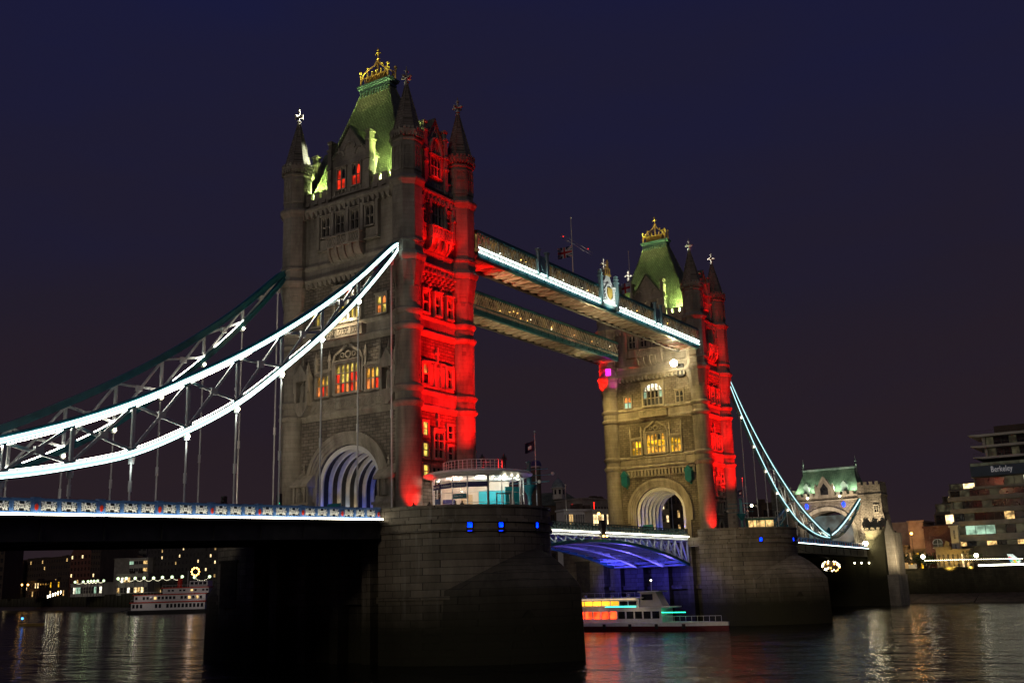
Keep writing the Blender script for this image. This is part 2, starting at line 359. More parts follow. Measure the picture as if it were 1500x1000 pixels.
# ------------------------------------------------------------------ towers
ZC, ZC2, ZB, ZB2, ZA, ZA2, ZD = 11.75, 13.45, 20.6, 22.4, 28.86, 30.6, 38.2
HX, HY = 5.2, 9.1
def gable(par, fr, u, hw, z0, ze, za, back, wins, rows=2):
    w = MB(); w.prism([(u-hw, z0), (u+hw, z0), (u+hw, ze), (u, za), (u-hw, ze)], 0.12, -back, fr)
    g = w.build('gable_wall', ashlar, par, smooth=False)
    r = MB()
    for s in (-1, 1):
        a = (u+s*(hw+0.35), ze-0.55); b = (u, za+0.25)
        r.hexa([fr(a[0], -back, a[1]-0.25), fr(a[0], 0.35, a[1]-0.25), fr(b[0], 0.35, b[1]-0.25), fr(b[0], -back, b[1]-0.25),
                fr(a[0], -back, a[1]), fr(a[0], 0.35, a[1]), fr(b[0], 0.35, b[1]+0.02), fr(b[0], -back, b[1]+0.02)])
    r.build('gable_roof', slate, par, smooth=False)
    for s in (-1, 1):
        t = MB(); x = u+s*(hw+0.28); t.box(x-0.3, x+0.3, -0.7, 0.42, z0, ze+1.0, fr); t.box(x-0.4, x+0.4, -0.8, 0.52, ze+1.0, ze+1.3, fr)
        t.box(x-0.24, x+0.24, -0.6, 0.32, ze+1.3, ze+2.1, fr); t.box(x-0.38, x+0.38, -0.75, 0.46, ze+2.1, ze+2.4, fr)
        t.box(x-0.36, x+0.36, -0.75, 0.60, ze-1.5, ze-1.2, fr); t.box(x-0.36, x+0.36, -0.75, 0.60, ze-3.1, ze-2.8, fr)
        t.build('gable_pinnacle', ashlar, par, smooth=False)
    # blind tracery in the gable head
    q = MB(); n = 3 if hw > 2 else 1
    for k in range(n):
        c = u+(k-(n-1)/2)*hw*0.62; zc = ze-0.2+(0.9 if k == (n-1)/2 else 0)
        A = [(c+x, z) for x, z in arc(hw*0.27, zc+0.9, zc, 8)]; B = [(c+x*1.35, z+0.12) for x, z in arc(hw*0.27, zc+0.9, zc, 8)]
        q.band(A, B, 0.12, 0.28, fr); q.box(c-0.07, c+0.07, 0.12, 0.26, zc+0.6, min(za-0.7, zc+1.7), fr)
    q.build('gable_tracery', trim, par, smooth=False); q = MB()
    q.box(u-hw+0.1, u+hw-0.1, 0.12, 0.3, z0+0.1, z0+0.35, fr)
    for k in range(int(hw*3)):
        x = u-hw+0.4+k*0.62; q.box(x, x+0.22, 0.12, 0.25, z0+0.35, z0+0.85, fr)
    q.build('gable_moulding', trim, par, smooth=False)
    for (c, zz, ww, hh, nl, pm, hd) in wins: window(par, fr, c, zz, ww, hh, nl, rows, pm, hd, 0.16, 0.24, 0.12)
def oriel(par, fr, hw, z0, z1, zk, dep, lit=False):
    b = MB(); b.box(-hw, hw, 0, dep, z0-0.22, z0, fr); b.box(-hw-0.08, hw+0.08, 0, dep+0.12, z1-0.16, z1, fr)
    b.box(-hw, -hw+0.22, 0, dep, z0, z1-0.16, fr); b.box(hw-0.22, hw, 0, dep, z0, z1-0.16, fr)
    n = 3 if hw > 2.3 else 2
    for k in range(1, n): x = -hw+2*hw*k/n; b.box(x-0.2, x+0.2, dep-0.2, dep+0.06, z0, z1-0.16, fr)
    b.box(-hw+0.22, hw-0.22, dep-0.12, dep-0.06, z0, z1-0.16, fr)
    # pierced pattern
    m = int(2*hw/0.42)
    for k in range(m):
        x = -hw+0.25+(2*hw-0.5)*k/m; s = (2*hw-0.5)/m
        b.bar(fr(x, dep-0.02, z0+0.05), fr(x+s, dep-0.02, z1-0.2), 0.08); b.bar(fr(x+s, dep-0.02, z0+0.05), fr(x, dep-0.02, z1-0.2), 0.08)
    o = b.build('balcony', trim, par, smooth=False)
    if zk:
        c = MB(); k = 5 if hw > 2.3 else 4; H = z0-0.22-zk
        for i in range(k):
            x = -hw+0.3+(2*hw-0.6)*i/(k-1); P = [(0, z0-0.22)]
            for q in range(7):
                t = q/6*pi/2; P.append((dep*cos(t)*0.96, z0-0.22-H*sin(t)))
            for (p0, p1) in zip(P[1:], P[2:]):
                c.hexa([fr(x-0.17, 0, p1[1]), fr(x+0.17, 0, p1[1]), fr(x+0.17, max(p1[0], 0.02), p1[1]), fr(x-0.17, max(p1[0], 0.02), p1[1]),
                        fr(x-0.17, 0, p0[1]), fr(x+0.17, 0, p0[1]), fr(x+0.17, p0[0], p0[1]), fr(x-0.17, p0[0], p0[1])])
        for q in range(6):   # coved back between the ribs
            t0 = q/6*pi/2; t1 = (q+1)/6*pi/2
            c.hexa([fr(-hw+0.25, 0, z0-0.22-H*sin(t1)), fr(hw-0.25, 0, z0-0.22-H*sin(t1)), fr(hw-0.25, dep*cos(t1)*0.72+0.02, z0-0.22-H*sin(t1)), fr(-hw+0.25, dep*cos(t1)*0.72+0.02, z0-0.22-H*sin(t1)),
                    fr(-hw+0.25, 0, z0-0.22-H*sin(t0)), fr(hw-0.25, 0, z0-0.22-H*sin(t0)), fr(hw-0.25, dep*cos(t0)*0.72, z0-0.22-H*sin(t0)), fr(-hw+0.25, dep*cos(t0)*0.72, z0-0.22-H*sin(t0))])
        c.build('corbel', trim, o, smooth=False)
    return o
def turret(par, cx, cy):
    T = MB()
    T.lathe(cx, cy, [(1.95, G), (1.95, G+0.5), (1.75, G+0.9), (1.75, G+1.3), (1.5, G+1.6), (1.48, ZC-0.5)], 20)
    def bandr(z, r): return [(r-0.02, z-0.55), (r+0.12, z-0.42), (r+0.30, z-0.12), (r+0.30, z+0.08), (r+0.06, z+0.30), (r-0.02, z+0.38)]
    T.lathe(cx, cy, bandr(ZC, 1.5)+[(1.5, ZC2-0.6)]+bandr(ZC2, 1.5)+[(1.5, ZB-0.6)], 20)
    T.lathe(cx, cy, bandr(ZB, 1.5)+[(1.5, ZB2-0.6)]+bandr(ZB2, 1.5)+[(1.5, 25.2)], 20)
    T.lathe(cx, cy, [(1.5, 25.0), (1.52, 25.6), (1.95, 27.6), (1.98, 28.2), (2.22, 28.5), (2.30, 28.7), (2.30, 28.95), (2.0, 29.3), (1.88, 29.5)], 8, pi/8)
    # pointed broaches under the octagon
    for k in range(8):
        a = pi/8+k*pi/4; d = Vector((cos(a), sin(a), 0)); tn = Vector((-sin(a), cos(a), 0)); c = Vector((cx, cy, 0))
        b0 = c+d*1.98; z1 = Vector((0, 0, 28.1)); z0 = Vector((0, 0, 24.9))
        T.face([b0-tn*0.55+z1-d*0.12, b0+z1+d*0.05, c+d*1.50+z0]); T.face([b0+z1+d*0.05, b0+tn*0.55+z1-d*0.12, c+d*1.50+z0])
    T.lathe(cx, cy, [(1.88, 29.4), (1.88, ZA2-0.2), (2.02, ZA2-0.1), (2.02, ZA2+0.15), (1.86, ZA2+0.3), (1.86, ZD-0.7), (2.1, ZD-0.35), (2.28, ZD-0.1), (2.28, ZD+0.15), (1.95, ZD+0.5), (1.82, ZD+0.6)], 8, pi/8)
    T.lathe(cx, cy, [(1.80, ZD+0.5), (1.80, 43.0), (1.95, 43.15), (1.95, 43.35), (1.82, 43.4), (1.82, 43.7), (2.1, 43.95), (2.15, 44.1), (2.15, 44.4), (1.2, 44.42)], 8, pi/8)
    for k in range(8):    # sunk panels as raised tracery, and little corbels at the eaves
        a = k*pi/4; f = Fr((cx+1.66*cos(a), cy+1.66*sin(a), 0), (cos(a), sin(a), 0))
        T.box(-0.62, -0.48, 0, 0.10, 39.4, 42.7, f); T.box(0.48, 0.62, 0, 0.10, 39.4, 42.7, f); T.box(-0.06, 0.06, 0, 0.08, 39.4, 42.7, f)
        T.box(-0.48, 0.48, 0, 0.09, 42.4, 42.7, f); T.box(-0.48, 0.48, 0, 0.09, 39.4, 39.7, f); T.box(-0.48, 0.48, 0, 0.08, 41.2, 41.4, f)
        T.bar(f(-0.48, 0.05, 41.9), f(-0.25, 0.05, 42.4), 0.08); T.bar(f(0.48, 0.05, 41.9), f(0.25, 0.05, 42.4), 0.08)
        for q in (-0.55, -0.18, 0.18, 0.55): T.box(q-0.09, q+0.09, 0.12, 0.42, 43.55, 43.95, f)
        for q in (-0.45, 0.05, 0.5): T.box(q-0.14, q+0.14, 0.26, 0.40, 44.4, 44.72, f)
    t = T.build('turret', ashlar, par)
    sp = MB().lathe(cx, cy, [(1.9, 44.4), (1.62, 45.3), (1.05, 47.6), (0.52, 49.6), (0.22, 50.7), (0.26, 50.8), (0.2, 50.9)], 8, pi/8)
    for k in range(8):
        a = pi/8+k*pi/4; d = Vector((cos(a), sin(a), 0)); c = Vector((cx, cy, 0))
        prof = [(1.9, 44.4), (1.62, 45.3), (1.05, 47.6), (0.52, 49.6), (0.24, 50.7)]
        for (ra, za), (rb, zb) in zip(prof, prof[1:]): sp.bar(c+d*ra+Vector((0, 0, za)), c+d*rb+Vector((0, 0, zb)), 0.12, 0.1, up=d)
    sp.build('spire', [spire_st], t)
    f = MB().lathe(cx, cy, [(0.2, 50.7), (0.3, 50.9), (0.18, 51.1), (0.34, 51.25), (0.15, 51.45), (0.11, 51.6), (0.11, 52.6), (0.2, 52.7), (0.09, 52.9), (0.03, 53.4)], 8)
    for ax in ((1, 0, 0), (0, 1, 0)):
        d = Vector(ax); c = Vector((cx, cy, 51.95)); f.bar(c-d*0.55, c+d*0.55, 0.2, 0.26)
        for s in (-1, 1): f.ball(c+d*0.62*s, 0.2, 6, 4)
    f.ball((cx, cy, 52.75), 0.22, 8, 5)
    f.build('finial', trim, t)
    return t
def cornice(par, z, pr, h, name='cornice', dentil=False):
    c = MB()
    for (fr, hw) in ((Fr((-HX, 0, 0), (-1, 0, 0)), HY), (Fr((HX, 0, 0), (1, 0, 0)), HY), (Fr((0, -HY, 0), (0, -1, 0)), HX), (Fr((0, HY, 0), (0, 1, 0)), HX)):
        fr.c = fr.c+TO
        q = hw-0.6
        c.prism([(0, z-h), (pr*0.4, z-h*0.8), (pr, z-h*0.15), (pr, z+0.1), (pr*0.25, z+0.32), (0, z+0.4)], -q, q,
                (lambda f: (lambda u, o, zz: f(o, u-0.02, zz)))(fr))
        if dentil:
            k = int(2*q/0.75)
            for i in range(k):
                x = -q+0.3+(2*q-0.6)*i/(k-1); c.box(x-0.16, x+0.16, 0, pr*0.9, z-h-0.25, z-h*0.5, fr)
    return c.build(name, trim, par, smooth=False)
TO = Vector((0, 0, 0))
def niche(par, fr, u, z0, z1):
    b = MB(); w = 1.1
    b.prism([(u-0.3, z0), (u+0.3, z0), (u+w, z0+1.3), (u+w, z0+1.7), (u-w, z0+1.7), (u-w, z0+1.3)], 0, 1.15, fr)
    b.box(u-w, u-w+0.3, 0, 1.1, z0+1.7, z1-3.2, fr); b.box(u+w-0.3, u+w, 0, 1.1, z0+1.7, z1-3.2, fr); b.box(u-w+0.3, u+w-0.3, 0, 0.18, z0+1.7, z1-3.2, fr)
    b.prism([(u-w-0.1, z1-3.2), (u+w+0.1, z1-3.2), (u+w+0.1, z1-2.9), (u, z1-1.0), (u-w-0.1, z1-2.9)], 0, 1.25, fr)
    for s in (-1, 1):
        c = fr(u+s*w, 0.95, 0); b.lathe(c.x, c.y, [(0.24, z1-4.5), (0.24, z1-2.2), (0.3, z1-2.1), (0.02, z1-0.9)], 4, pi/4)
    c = fr(u, 0.7, 0); b.lathe(c.x, c.y, [(0.3, z1-1.6), (0.3, z1-1.1), (0.02, z1+0.2)], 4, pi/4)
    b.lathe(c.x, c.y, [(0.36, z0+1.7), (0.38, z0+2.6), (0.28, z0+3.3), (0.34, z0+3.7), (0.12, z0+4.0), (0.18, z0+4.2), (0.14, z0+4.45), (0.01, z0+4.5)], 8)
    b.build('statue_niche', trim, par, smooth=False)
def shrine(par, fr, u):
    b = MB(); z0 = G
    b.box(u-1.45, u+1.45, 0, 1.5, z0, z0+2.2, fr); b.box(u-1.6, u+1.6, 0, 1.65, z0+2.2, z0+2.5, fr)
    b.box(u-1.2, u+1.2, 0, 1.1, z0+2.5, z0+5.0, fr)
    b.prism([(0, z0+5.0), (1.55, z0+5.0), (1.55, z0+5.25), (0, z0+6.8)], u-1.45, u+1.45, lambda a, o, z: fr(o, a, z))
    b.prism([(0, z0+2.5), (1.45, z0+2.5), (1.1, z0+3.2), (0, z0+3.2)], u-1.35, u+1.35, lambda a, o, z: fr(o, a, z))
    for s in (-1, 1): b.box(u+s*0.85-0.16, u+s*0.85+0.16, 1.1, 1.35, z0+3.2, z0+5.0, fr)
    c = fr(u, 1.18, 0); b.lathe(c.x, c.y, [(0.42, z0+3.2), (0.5, z0+3.8), (0.4, z0+4.3), (0.16, z0+4.55), (0.22, z0+4.8), (0.02, z0+4.98)], 8)
    c = fr(u, 0.5, 0); b.lathe(c.x, c.y, [(0.25, z0+6.6), (0.12, z0+7.2), (0.22, z0+7.4), (0.02, z0+7.7)], 6)
    b.build('arch_buttress', trim, par, smooth=False)
def tower(tx, label, near):
    global TO
    TO = Vector((tx, 0, 0)); P = thing('bridge_tower', (tx, 0, G), label, 'tower')
    fW, fE = Fr((tx-HX, 0, 0), (-1, 0, 0)), Fr((tx+HX, 0, 0), (1, 0, 0)); fS, fN = Fr((tx, -HY, 0), (0, -1, 0)), Fr((tx, HY, 0), (0, 1, 0))
    w = MB(); A = arc(4.9, 7.9, 3.2, 24)
    w.prism([(-HY, G), (-4.9, G)]+[(-u, z) for u, z in A]+[(4.9, G), (HY, G), (HY, ZC), (-HY, ZC)], 0, -2*HX, fW)
    w.build('lower_wall', rubble, P, smooth=False)
    w = MB(); w.box(tx-HX, tx+HX, -HY, HY, ZC, ZA); w.build('middle_wall', rubble, P, smooth=False)
    w = MB(); w.box(tx-HX-0.05, tx+HX+0.05, -HY-0.05, HY+0.05, ZA, 39.0); w.build('upper_wall', ashlar, P, smooth=False)
    # smooth ashlar bands between the paired cornices
    for a, b in ((ZC, ZC2), (ZB, ZB2), (ZA, ZA2)):
        w = MB(); w.box(tx-HX-0.14, tx+HX+0.14, -HY-0.14, HY+0.14, a+0.02, b-0.02); w.build('stone_band', ashlar, P, smooth=False)
    for z, pr, h, dn in ((ZC, .42, .6, 0), (ZC2, .36, .5, 0), (ZB, .42, .6, 0), (ZB2, .36, .5, 0), (ZA, .62, .8, 1), (ZA2, .36, .5, 0), (ZD, .75, .9, 1)): cornice(P, z, pr, h, 'cornice', dn)
    for sx_, sy_ in ((-1, -1), (-1, 1), (1, -1), (1, 1)): turret(P, tx+sx_*HX, sy_*HY)
    # crenellated parapet
    for fr, hw, gap in ((fW, HY, 3.6), (fE, HY, 3.6), (fS, HX, 2.3), (fN, HX, 2.3)):
        for s in (-1, 1):
            x0, x1 = sorted((s*gap, s*(hw-1.4))); p = MB(); p.box(x0, x1, -0.45, 0.12, 38.6, 39.7, fr)
            k = max(1, int((x1-x0)/1.25))
            for i in range(k):
                c = x0+(x1-x0)*(i+0.5)/k; q = (x1-x0)/k*0.30
                p.box(c-q, c+q, -0.45, 0.12, 39.7, 40.45, fr); p.box(c-q-0.06, c+q+0.06, -0.52, 0.2, 40.45, 40.6, fr); p.box(c-q*0.8, c+q*0.8, 0.12, 0.3, 38.85, 39.35, fr)
            p.build('parapet', ashlar, P, smooth=False)
    # great roof
    r = MB(); L = [(4.55, 8.3, 39.0), (3.7, 7.1, 42.0), (2.75, 5.7, 46.0), (1.75, 4.2, 50.0), (0.85, 2.75, 54.0), (0.65, 2.40, 55.0)]
    for (a, b, z), (a2, b2, z2) in zip(L, L[1:]):
        q = [(-a, -b), (a, -b), (a, b), (-a, b)]; q2 = [(-a2, -b2), (a2, -b2), (a2, b2), (-a2, b2)]
        for i in range(4):
            j = (i+1) % 4; r.face([(tx+q[i][0], q[i][1], z), (tx+q[j][0], q[j][1], z), (tx+q2[j][0], q2[j][1], z2), (tx+q2[i][0], q2[i][1], z2)])
    r.face([(tx-.65, -2.4, 55), (tx+.65, -2.4, 55), (tx+.65, 2.4, 55), (tx-.65, 2.4, 55)])
    for sx_, sy_ in ((-1, -1), (-1, 1), (1, -1), (1, 1)):
        for (a, b, z), (a2, b2, z2) in zip(L, L[1:]): r.bar((tx+sx_*a, sy_*b, z), (tx+sx_*a2, sy_*b2, z2), 0.18, 0.14, up=(sx_, sy_, .5))
    ro = r.build('roof', slate, P, smooth=False)
    k = MB(); k.box(tx-.8, tx+.8, -2.55, 2.55, 55.0, 55.25); k.box(tx-.95, tx+.95, -2.75, 2.75, 55.55, 55.8); k.box(tx-.75, tx+.75, -2.5, 2.5, 55.25, 55.55); k.box(tx-1.05, tx+1.05, -2.85, 2.85, 55.8, 56.0)
    for y in [i*0.5-2.25 for i in range(10)]:
        for s in (-1, 1): k.box(tx+s*.78-0.1, tx+s*.78+0.1, y-0.1, y+0.1, 54.35, 55.0)
    k.build('roof_platform', teal_k, ro, smooth=False)
    g = MB(); H = 1.9
    for s in (-1, 1):
        g.box(tx-0.75, tx+0.75, s*2.35-0.06, s*2.35+0.06, 56.0, 56.18); g.box(tx+s*0.75-0.06, tx+s*0.75+0.06, -2.3, 2.3, 56.0, 56.18)
        g.box(tx+s*0.75-0.05, tx+s*0.75+0.05, -2.3, 2.3, 56.95, 57.05)
        for t in (-1, 1): g.lathe(tx+s*0.75, t*2.35, [(0.14, 56.0), (0.1, 57.3), (0.2, 57.5), (0.08, 57.7), (0.24, 57.9), (0.24, 58.05), (0.02, 58.3)], 8)
        n = 6
        for i in range(n):
            a = -2.3+4.6*i/n; b = a+4.6/n; c = (a+b)/2
            g.bar((tx+s*0.75, a, 56.15), (tx+s*0.75, c, 57.5), 0.09); g.bar((tx+s*0.75, b, 56.15), (tx+s*0.75, c, 57.5), 0.09); g.ball((tx+s*0.75, c, 57.6), 0.13, 6, 4)
    for s in (-1, 1):
        for t in (-1, 1):
            q = [(0.75, 2.3, 56.9), (0.8, 1.7, 57.7), (0.5, 1.0, 58.3), (0.2, 0.5, 58.7), (0.05, 0.12, 59.4)]
            for a, b in zip(q, q[1:]): g.bar((tx+s*a[0], t*a[1], a[2]), (tx+s*b[0], t*b[1], b[2]), 0.14)
            g.ball((tx+s*0.6, t*1.3, 58.35), 0.2, 6, 4)
    g.box(tx-0.5, tx+0.5, -1.5, 1.5, 56.0, 57.2); g.lathe(tx, 0, [(0.3, 57.1), (0.15, 58.0), (0.12, 59.4), (0.34, 59.6), (0.1, 59.85), (0.1, 60.2), (0.3, 60.45), (0.12, 60.7), (0.22, 60.9), (0.02, 61.3)], 8)
    g.bar((tx, -0.5, 60.4), (tx, 0.5, 60.4), 0.12)
    g.build('roof_cresting', gold, ro)
    D_ = glass_d
    for fr in (fW, fE):
        gp = mixp(p_red, p_red, D_) if near else D_
        gable(P, fr, 0, 2.9, 38.9, 44.3, 48.0, 4.6, [(-1.25, 39.9, 1.35, 2.7, 2, gp, 'arch'), (1.25, 39.9, 1.35, 2.7, 2, gp, 'arch')])
        for u in (-3.6, -1.2, 1.2, 3.6): window(P, fr, u, 34.1, 1.25, 2.5, 2, 2, D_, 'arch', 0.2, 0.45, 0.05)
        for u in (-4.8, -2.4, 0, 2.4, 4.8): MB().box(u-0.22, u+0.22, 0.05, 0.62, 32.6, 37.2, fr).build('window_buttress', trim, P, smooth=False)
        for s in (-1, 1): q = MB(); q.box(s*3.9-0.95, s*3.9+0.95, 0.05, 0.42, 32.5, 33.75, fr); q.box(s*3.9-1.1, s*3.9+1.1, 0.05, 0.6, 32.3, 32.5, fr); q.build('carved_panel', trim, P, smooth=False)
        oriel(P, fr, 2.75, 32.3, 33.5, 30.4 if fr is fW or near else 30.4, 1.35)
        dd = near or fr is fE
        window(P, fr, -5.3, 22.9, 1.4, 2.1, 2, 2, (mixp(p_yel, w_dim) if near else (mixp(p_ora, w_pale))), 'arch')
        window(P, fr, 5.3, 22.9, 1.4, 2.1, 2, 2, (mixp(p_ora, p_yel, w_white) if near else mixp(D_, w_dim)), 'arch')
        window(P, fr, 0, 22.9, 3.9, 4.0, 5, 3, (mixp(p_yel, w_dim, p_red, w_white) if near else (lambda k, r: w_dim if r < 1 else (w_pale if (k in (0, 4) and r == 1) else (D_ if r == 1 else w_white)))), 'round', 0.35, 0.5)
        oriel(P, fr, 2.85, 20.9, 21.95, None, 0.95)
        cm = (lambda k, r: (p_yel if r == 2 else (random.choice([p_yel, p_ora, p_red]) if r == 1 else random.choice([p_red, p_red, p_ora])))) if near else (lambda k, r: random.choice([p_hot, p_amb]) if r < 2 else random.choice([p_amb, w_dim]))
        cs = (lambda k, r: (random.choice([p_yel, p_yel, p_amb]) if r == 1 else random.choice([p_ora, p_red]))) if near else (lambda k, r: random.choice([p_amb, p_hot]))
        window(P, fr, 0, 14.1, 3.6, 3.5, 5, 3, cm, 'arch', 0.3, 0.4)
        for s in (-1, 1): window(P, fr, s*3.95, 14.0, 1.95, 2.6, 3, 2, cs, 'arch', 0.22, 0.35)
        q = MB()
        for k in range(3):
            u = (k-1)*3.9; q.box(u-1.75, u+1.75, 0.14, 0.26, 12.25, 13.15, fr)
            for i in range(6): q.bar(fr(u-1.6+i*0.55, 0.3, 12.35), fr(u-1.05+i*0.55, 0.3, 13.05), 0.1); q.bar(fr(u-1.05+i*0.55, 0.3, 12.35), fr(u-1.6+i*0.55, 0.3, 13.05), 0.1)
        # ogee mouldings over the middle window
        for s in (-1, 1):
            pts = [(s*2.3, 14.0), (s*2.35, 17.9), (s*2.0, 18.8), (s*1.2, 19.2), (s*0.3, 19.9)]
            for a, b in zip(pts, pts[1:]): q.bar(fr(a[0], 0.2, a[1]), fr(b[0], 0.2, b[1]), 0.22, 0.3)
            q.bar(fr(s*2.6, 0.2, 17.2), fr(s*5.2, 0.2, 17.0), 0.2, 0.25)
            for uu in (2.9, 5.15): c = fr(s*uu, 0.25, 0); q.lathe(c.x, c.y, [(0.2, 13.9), (0.18, 18.0), (0.28, 18.2), (0.02, 19.6)], 4, pi/4)
        for rr, cc in ((0.5, 0), (0.34, -0.95), (0.34, 0.95)):
            A = [(cc+rr*cos(2*pi*i/10), 18.7+rr*sin(2*pi*i/10)) for i in range(11)]; B = [(cc+rr*.65*cos(2*pi*i/10), 18.7+rr*.65*sin(2*pi*i/10)) for i in range(11)]
            q.band(A, B, 0, 0.2, fr)
        q.build('carved_panel', trim, P, smooth=False)
        if near or fr is fE:
            niche(P, fr, -6.85, 11.8, 19.3); niche(P, fr, 6.85, 11.8, 19.3); shrine(P, fr, -6.6); shrine(P, fr, 6.6)
        else:
            q = MB()
            for i in range(22):
                u = -7.2+14.4*i/21; q.box(u-0.2, u+0.2, 0, 0.5, 10.1, 11.0, fr)
            q.box(-7.5, 7.5, 0, 0.55, 11.0, 11.25, fr); q.box(-7.5, 7.5, 0, 0.2, 9.9, 10.1, fr); q.build('corbel_table', trim, P, smooth=False)
            for s in (-1, 1):
                b = MB(); u = s*6.4; b.box(u-0.6, u+0.6, 0.2, 1.3, 8.6, 10.2, fr)
                b.prism([(u-0.8, 10.2), (u+0.8, 10.2), (u, 11.2)], 0.1, 1.4, fr); b.box(u-0.12, u+0.12, 0, 0.3, 7.9, 11, fr); b.prism([(u-0.6, 8.6), (u, 8.1), (u+0.6, 8.6)], 0.3, 1.2, fr)
                b.build('signal_cabinet', teal, P, smooth=False)
        # stepped archivolt
        v = MB()
        for h1, c1, h2, c2, o in ((4.9, 7.9, 5.25, 8.25, 0.10), (5.25, 8.25, 5.65, 8.65, 0.22), (5.65, 8.65, 5.95, 8.95, 0.34), (5.95, 8.95, 6.45, 9.4, 0.48)):
            v.band(arc(h1, c1, 3.2, 24), arc(h2, c2, 3.2, 24), 0, o, fr)
            for s in (-1, 1): x0, x1 = sorted((s*h1, s*h2)); v.box(x0, x1, 0, o, G if o < 0.45 else 1.6, 3.2, fr)
        v.build('archivolt', trim, P, smooth=False)
    v = MB(); f = Fr((tx, 0, 0), (-1, 0, 0)); v.band(arc(4.84, 7.84, 3.2, 22), arc(4.92, 7.92, 3.2, 22), -4.9, 4.9, f)
    for s in (-1, 1): x0, x1 = sorted((s*4.84, s*4.92)); v.box(x0, x1, -4.9, 4.9, G, 3.2, f)
    v.build('vault_lining', black_p, P, smooth=False)
    # steel ribs of the vault
    for i, x in enumerate((-4.7, -3.2, -1.7, -0.2, 1.3, 2.8, 4.3)):
        v = MB(); f = Fr((tx+x, 0, 0), (-1, 0, 0)); v.band(arc(4.3, 7.3, 3.2, 22), arc(4.83, 7.83, 3.2, 22), 0, 0.2, f)
        for s in (-1, 1): x0, x1 = sorted((s*4.3, s*4.83)); v.box(x0, x1, 0, 0.2, G, 3.2, f)
        v.build('vault_rib', white_p, P, smooth=False)
    hb = MB(); hb.box(-4.2, -2.2, -1.2, -1.0, G, 1.3, fW); hb.box(-2.2, 3.9, -1.3, -1.1, G, 0.1, fW)
    for k in range(7): hb.box(-4.1+k*1.1, -4.02+k*1.1, -1.0, -.9, G, 0.1, fW)
    hb.build('hoarding', teal, P, smooth=False)
    for fr in (fS, fN):
        gable(P, fr, 0, 1.75, 38.9, 45.0, 48.2, 3.6, [(0, 40.6, 1.9, 2.6, 3, D_, 'arch')])
        q = MB(); A = [(x, z) for x, z in arc(0.95, 45.6, 43.5, 12)]; q.band(A, [(x*1.25, z+0.2) for x, z in A], 0.1, 0.5, fr)
        for i in range(3): q.bar(fr(-0.7+i*0.7, 0.3, 43.6), fr(0, 0.3, 44.9), 0.1)
        q.bar(fr(0, 0.3, 43.6), fr(0, 0.3, 45.3), 0.14)
        q.build('tympanum', trim, P, smooth=False)
        window(P, fr, 0, 34.1, 1.9, 2.9, 3, 2, D_, 'arch', 0.2, 0.4, 0.05)
        for s in (-1, 1): window(P, fr, s*2.35, 34.0, 0.75, 2.5, 1, 2, D_, 'arch', 0.16, 0.35, 0.05)
        for u in (-3.1, -1.55, 1.55, 3.1): q = MB(); q.box(u-0.18, u+0.18, 0.05, 0.7, 32.6, 37.3, fr); q.box(u-0.26, u+0.26, 0.05, 0.85, 35.4, 35.65, fr); q.build('window_buttress', trim, P, smooth=False)
        oriel(P, fr, 2.0, 32.4, 33.7, 30.6, 1.3)
        for s in (-1, 1):
            q = MB(); x0, x1 = sorted((s*2.1, s*3.35)); q.box(x0, x1, 0.05, 0.35, 31.9, 33.6, fr); q.box(x0-.05, x1+.05, 0.05, 0.5, 33.6, 33.8, fr)
            for i in range(3): q.box(x0+0.15+i*0.42, x0+0.32+i*0.42, 0.35, 0.45, 32.1, 33.5, fr)
            q.build('carved_panel', trim, P, smooth=False)
        for u in (-2.35, 0, 2.35): window(P, fr, u, 22.9, 0.95, 2.5, 1, 2, D_, 'arch', 0.25, 0.5)
        q = MB()
        for r_ in range(5):
            for i in range(9):
                u = -3.2+i*0.8+(0.4 if r_ % 2 else 0)
                if u > 3.4: continue
                q.box(u-0.22, u+0.22, 0, 0.18+0.12*r_, 25.95+r_*0.46, 26.22+r_*0.46, fr)
        q.build('corbel_table', trim, P, smooth=False)
        q = MB(); q.box(-3.1, 3.1, 0, 0.22, 13.95, 14.2, fr); q.box(-3.1, 3.1, 0, 0.25, 17.0, 17.2, fr)
        for u in (-3.0, -1.6, -0.55, 0.55, 1.6, 3.0): q.box(u-0.14, u+0.14, 0, 0.35, 14.2, 17.0, fr)
        q.box(-0.5, 0.5, 0, 0.2, 14.2, 16.6, fr); q.box(-0.12, 0.12, 0, 0.3, 17.2, 19.0, fr); q.box(-0.45, 0.45, 0, 0.25, 18.1, 18.35, fr)
        for u in (-1.08, 1.08):
            q.box(u-0.3, u+0.3, 0, 0.16, 14.3, 16.8, fr)
        q.build('carved_panel', trim, P, smooth=False)
        for s in (-1, 1): window(P, fr, s*2.3, 14.35, 0.8, 2.4, 1, 2, (mixp(D_, p_ora) if near else D_), 'arch', 0.14, 0.3)
        lw = [p_yel, D_] if near else [D_, D_]
        for s in (-1, 1):
            for zz, hh in ((8.35, 1.5), (5.9, 1.5), (3.5, 1.4)): window(P, fr, s*2.35, zz, 0.8, hh, 1, 2, lw[0] if s < 0 and fr is fS else D_, 'flat', 0.3, 0.22, 0, trim, False)
        window(P, fr, 0, 5.9, 1.6, 3.0, 2, 3, D_, 'arch', 0.26, 0.34)
        window(P, fr, 0, 2.7, 2.4, 2.0, 3, 1, D_, 'flat', 0.26, 0.3)
        q = MB(); q.box(-0.12, 0.12, 0, 0.3, 9.5, 11.0, fr); q.box(-0.4, 0.4, 0, 0.24, 10.2, 10.45, fr); q.build('carved_panel', trim, P, smooth=False); q = MB()
        dz = [(-0.9, G), (-0.9, 0.6), (0, 1.6), (0.9, 0.6), (0.9, G)]
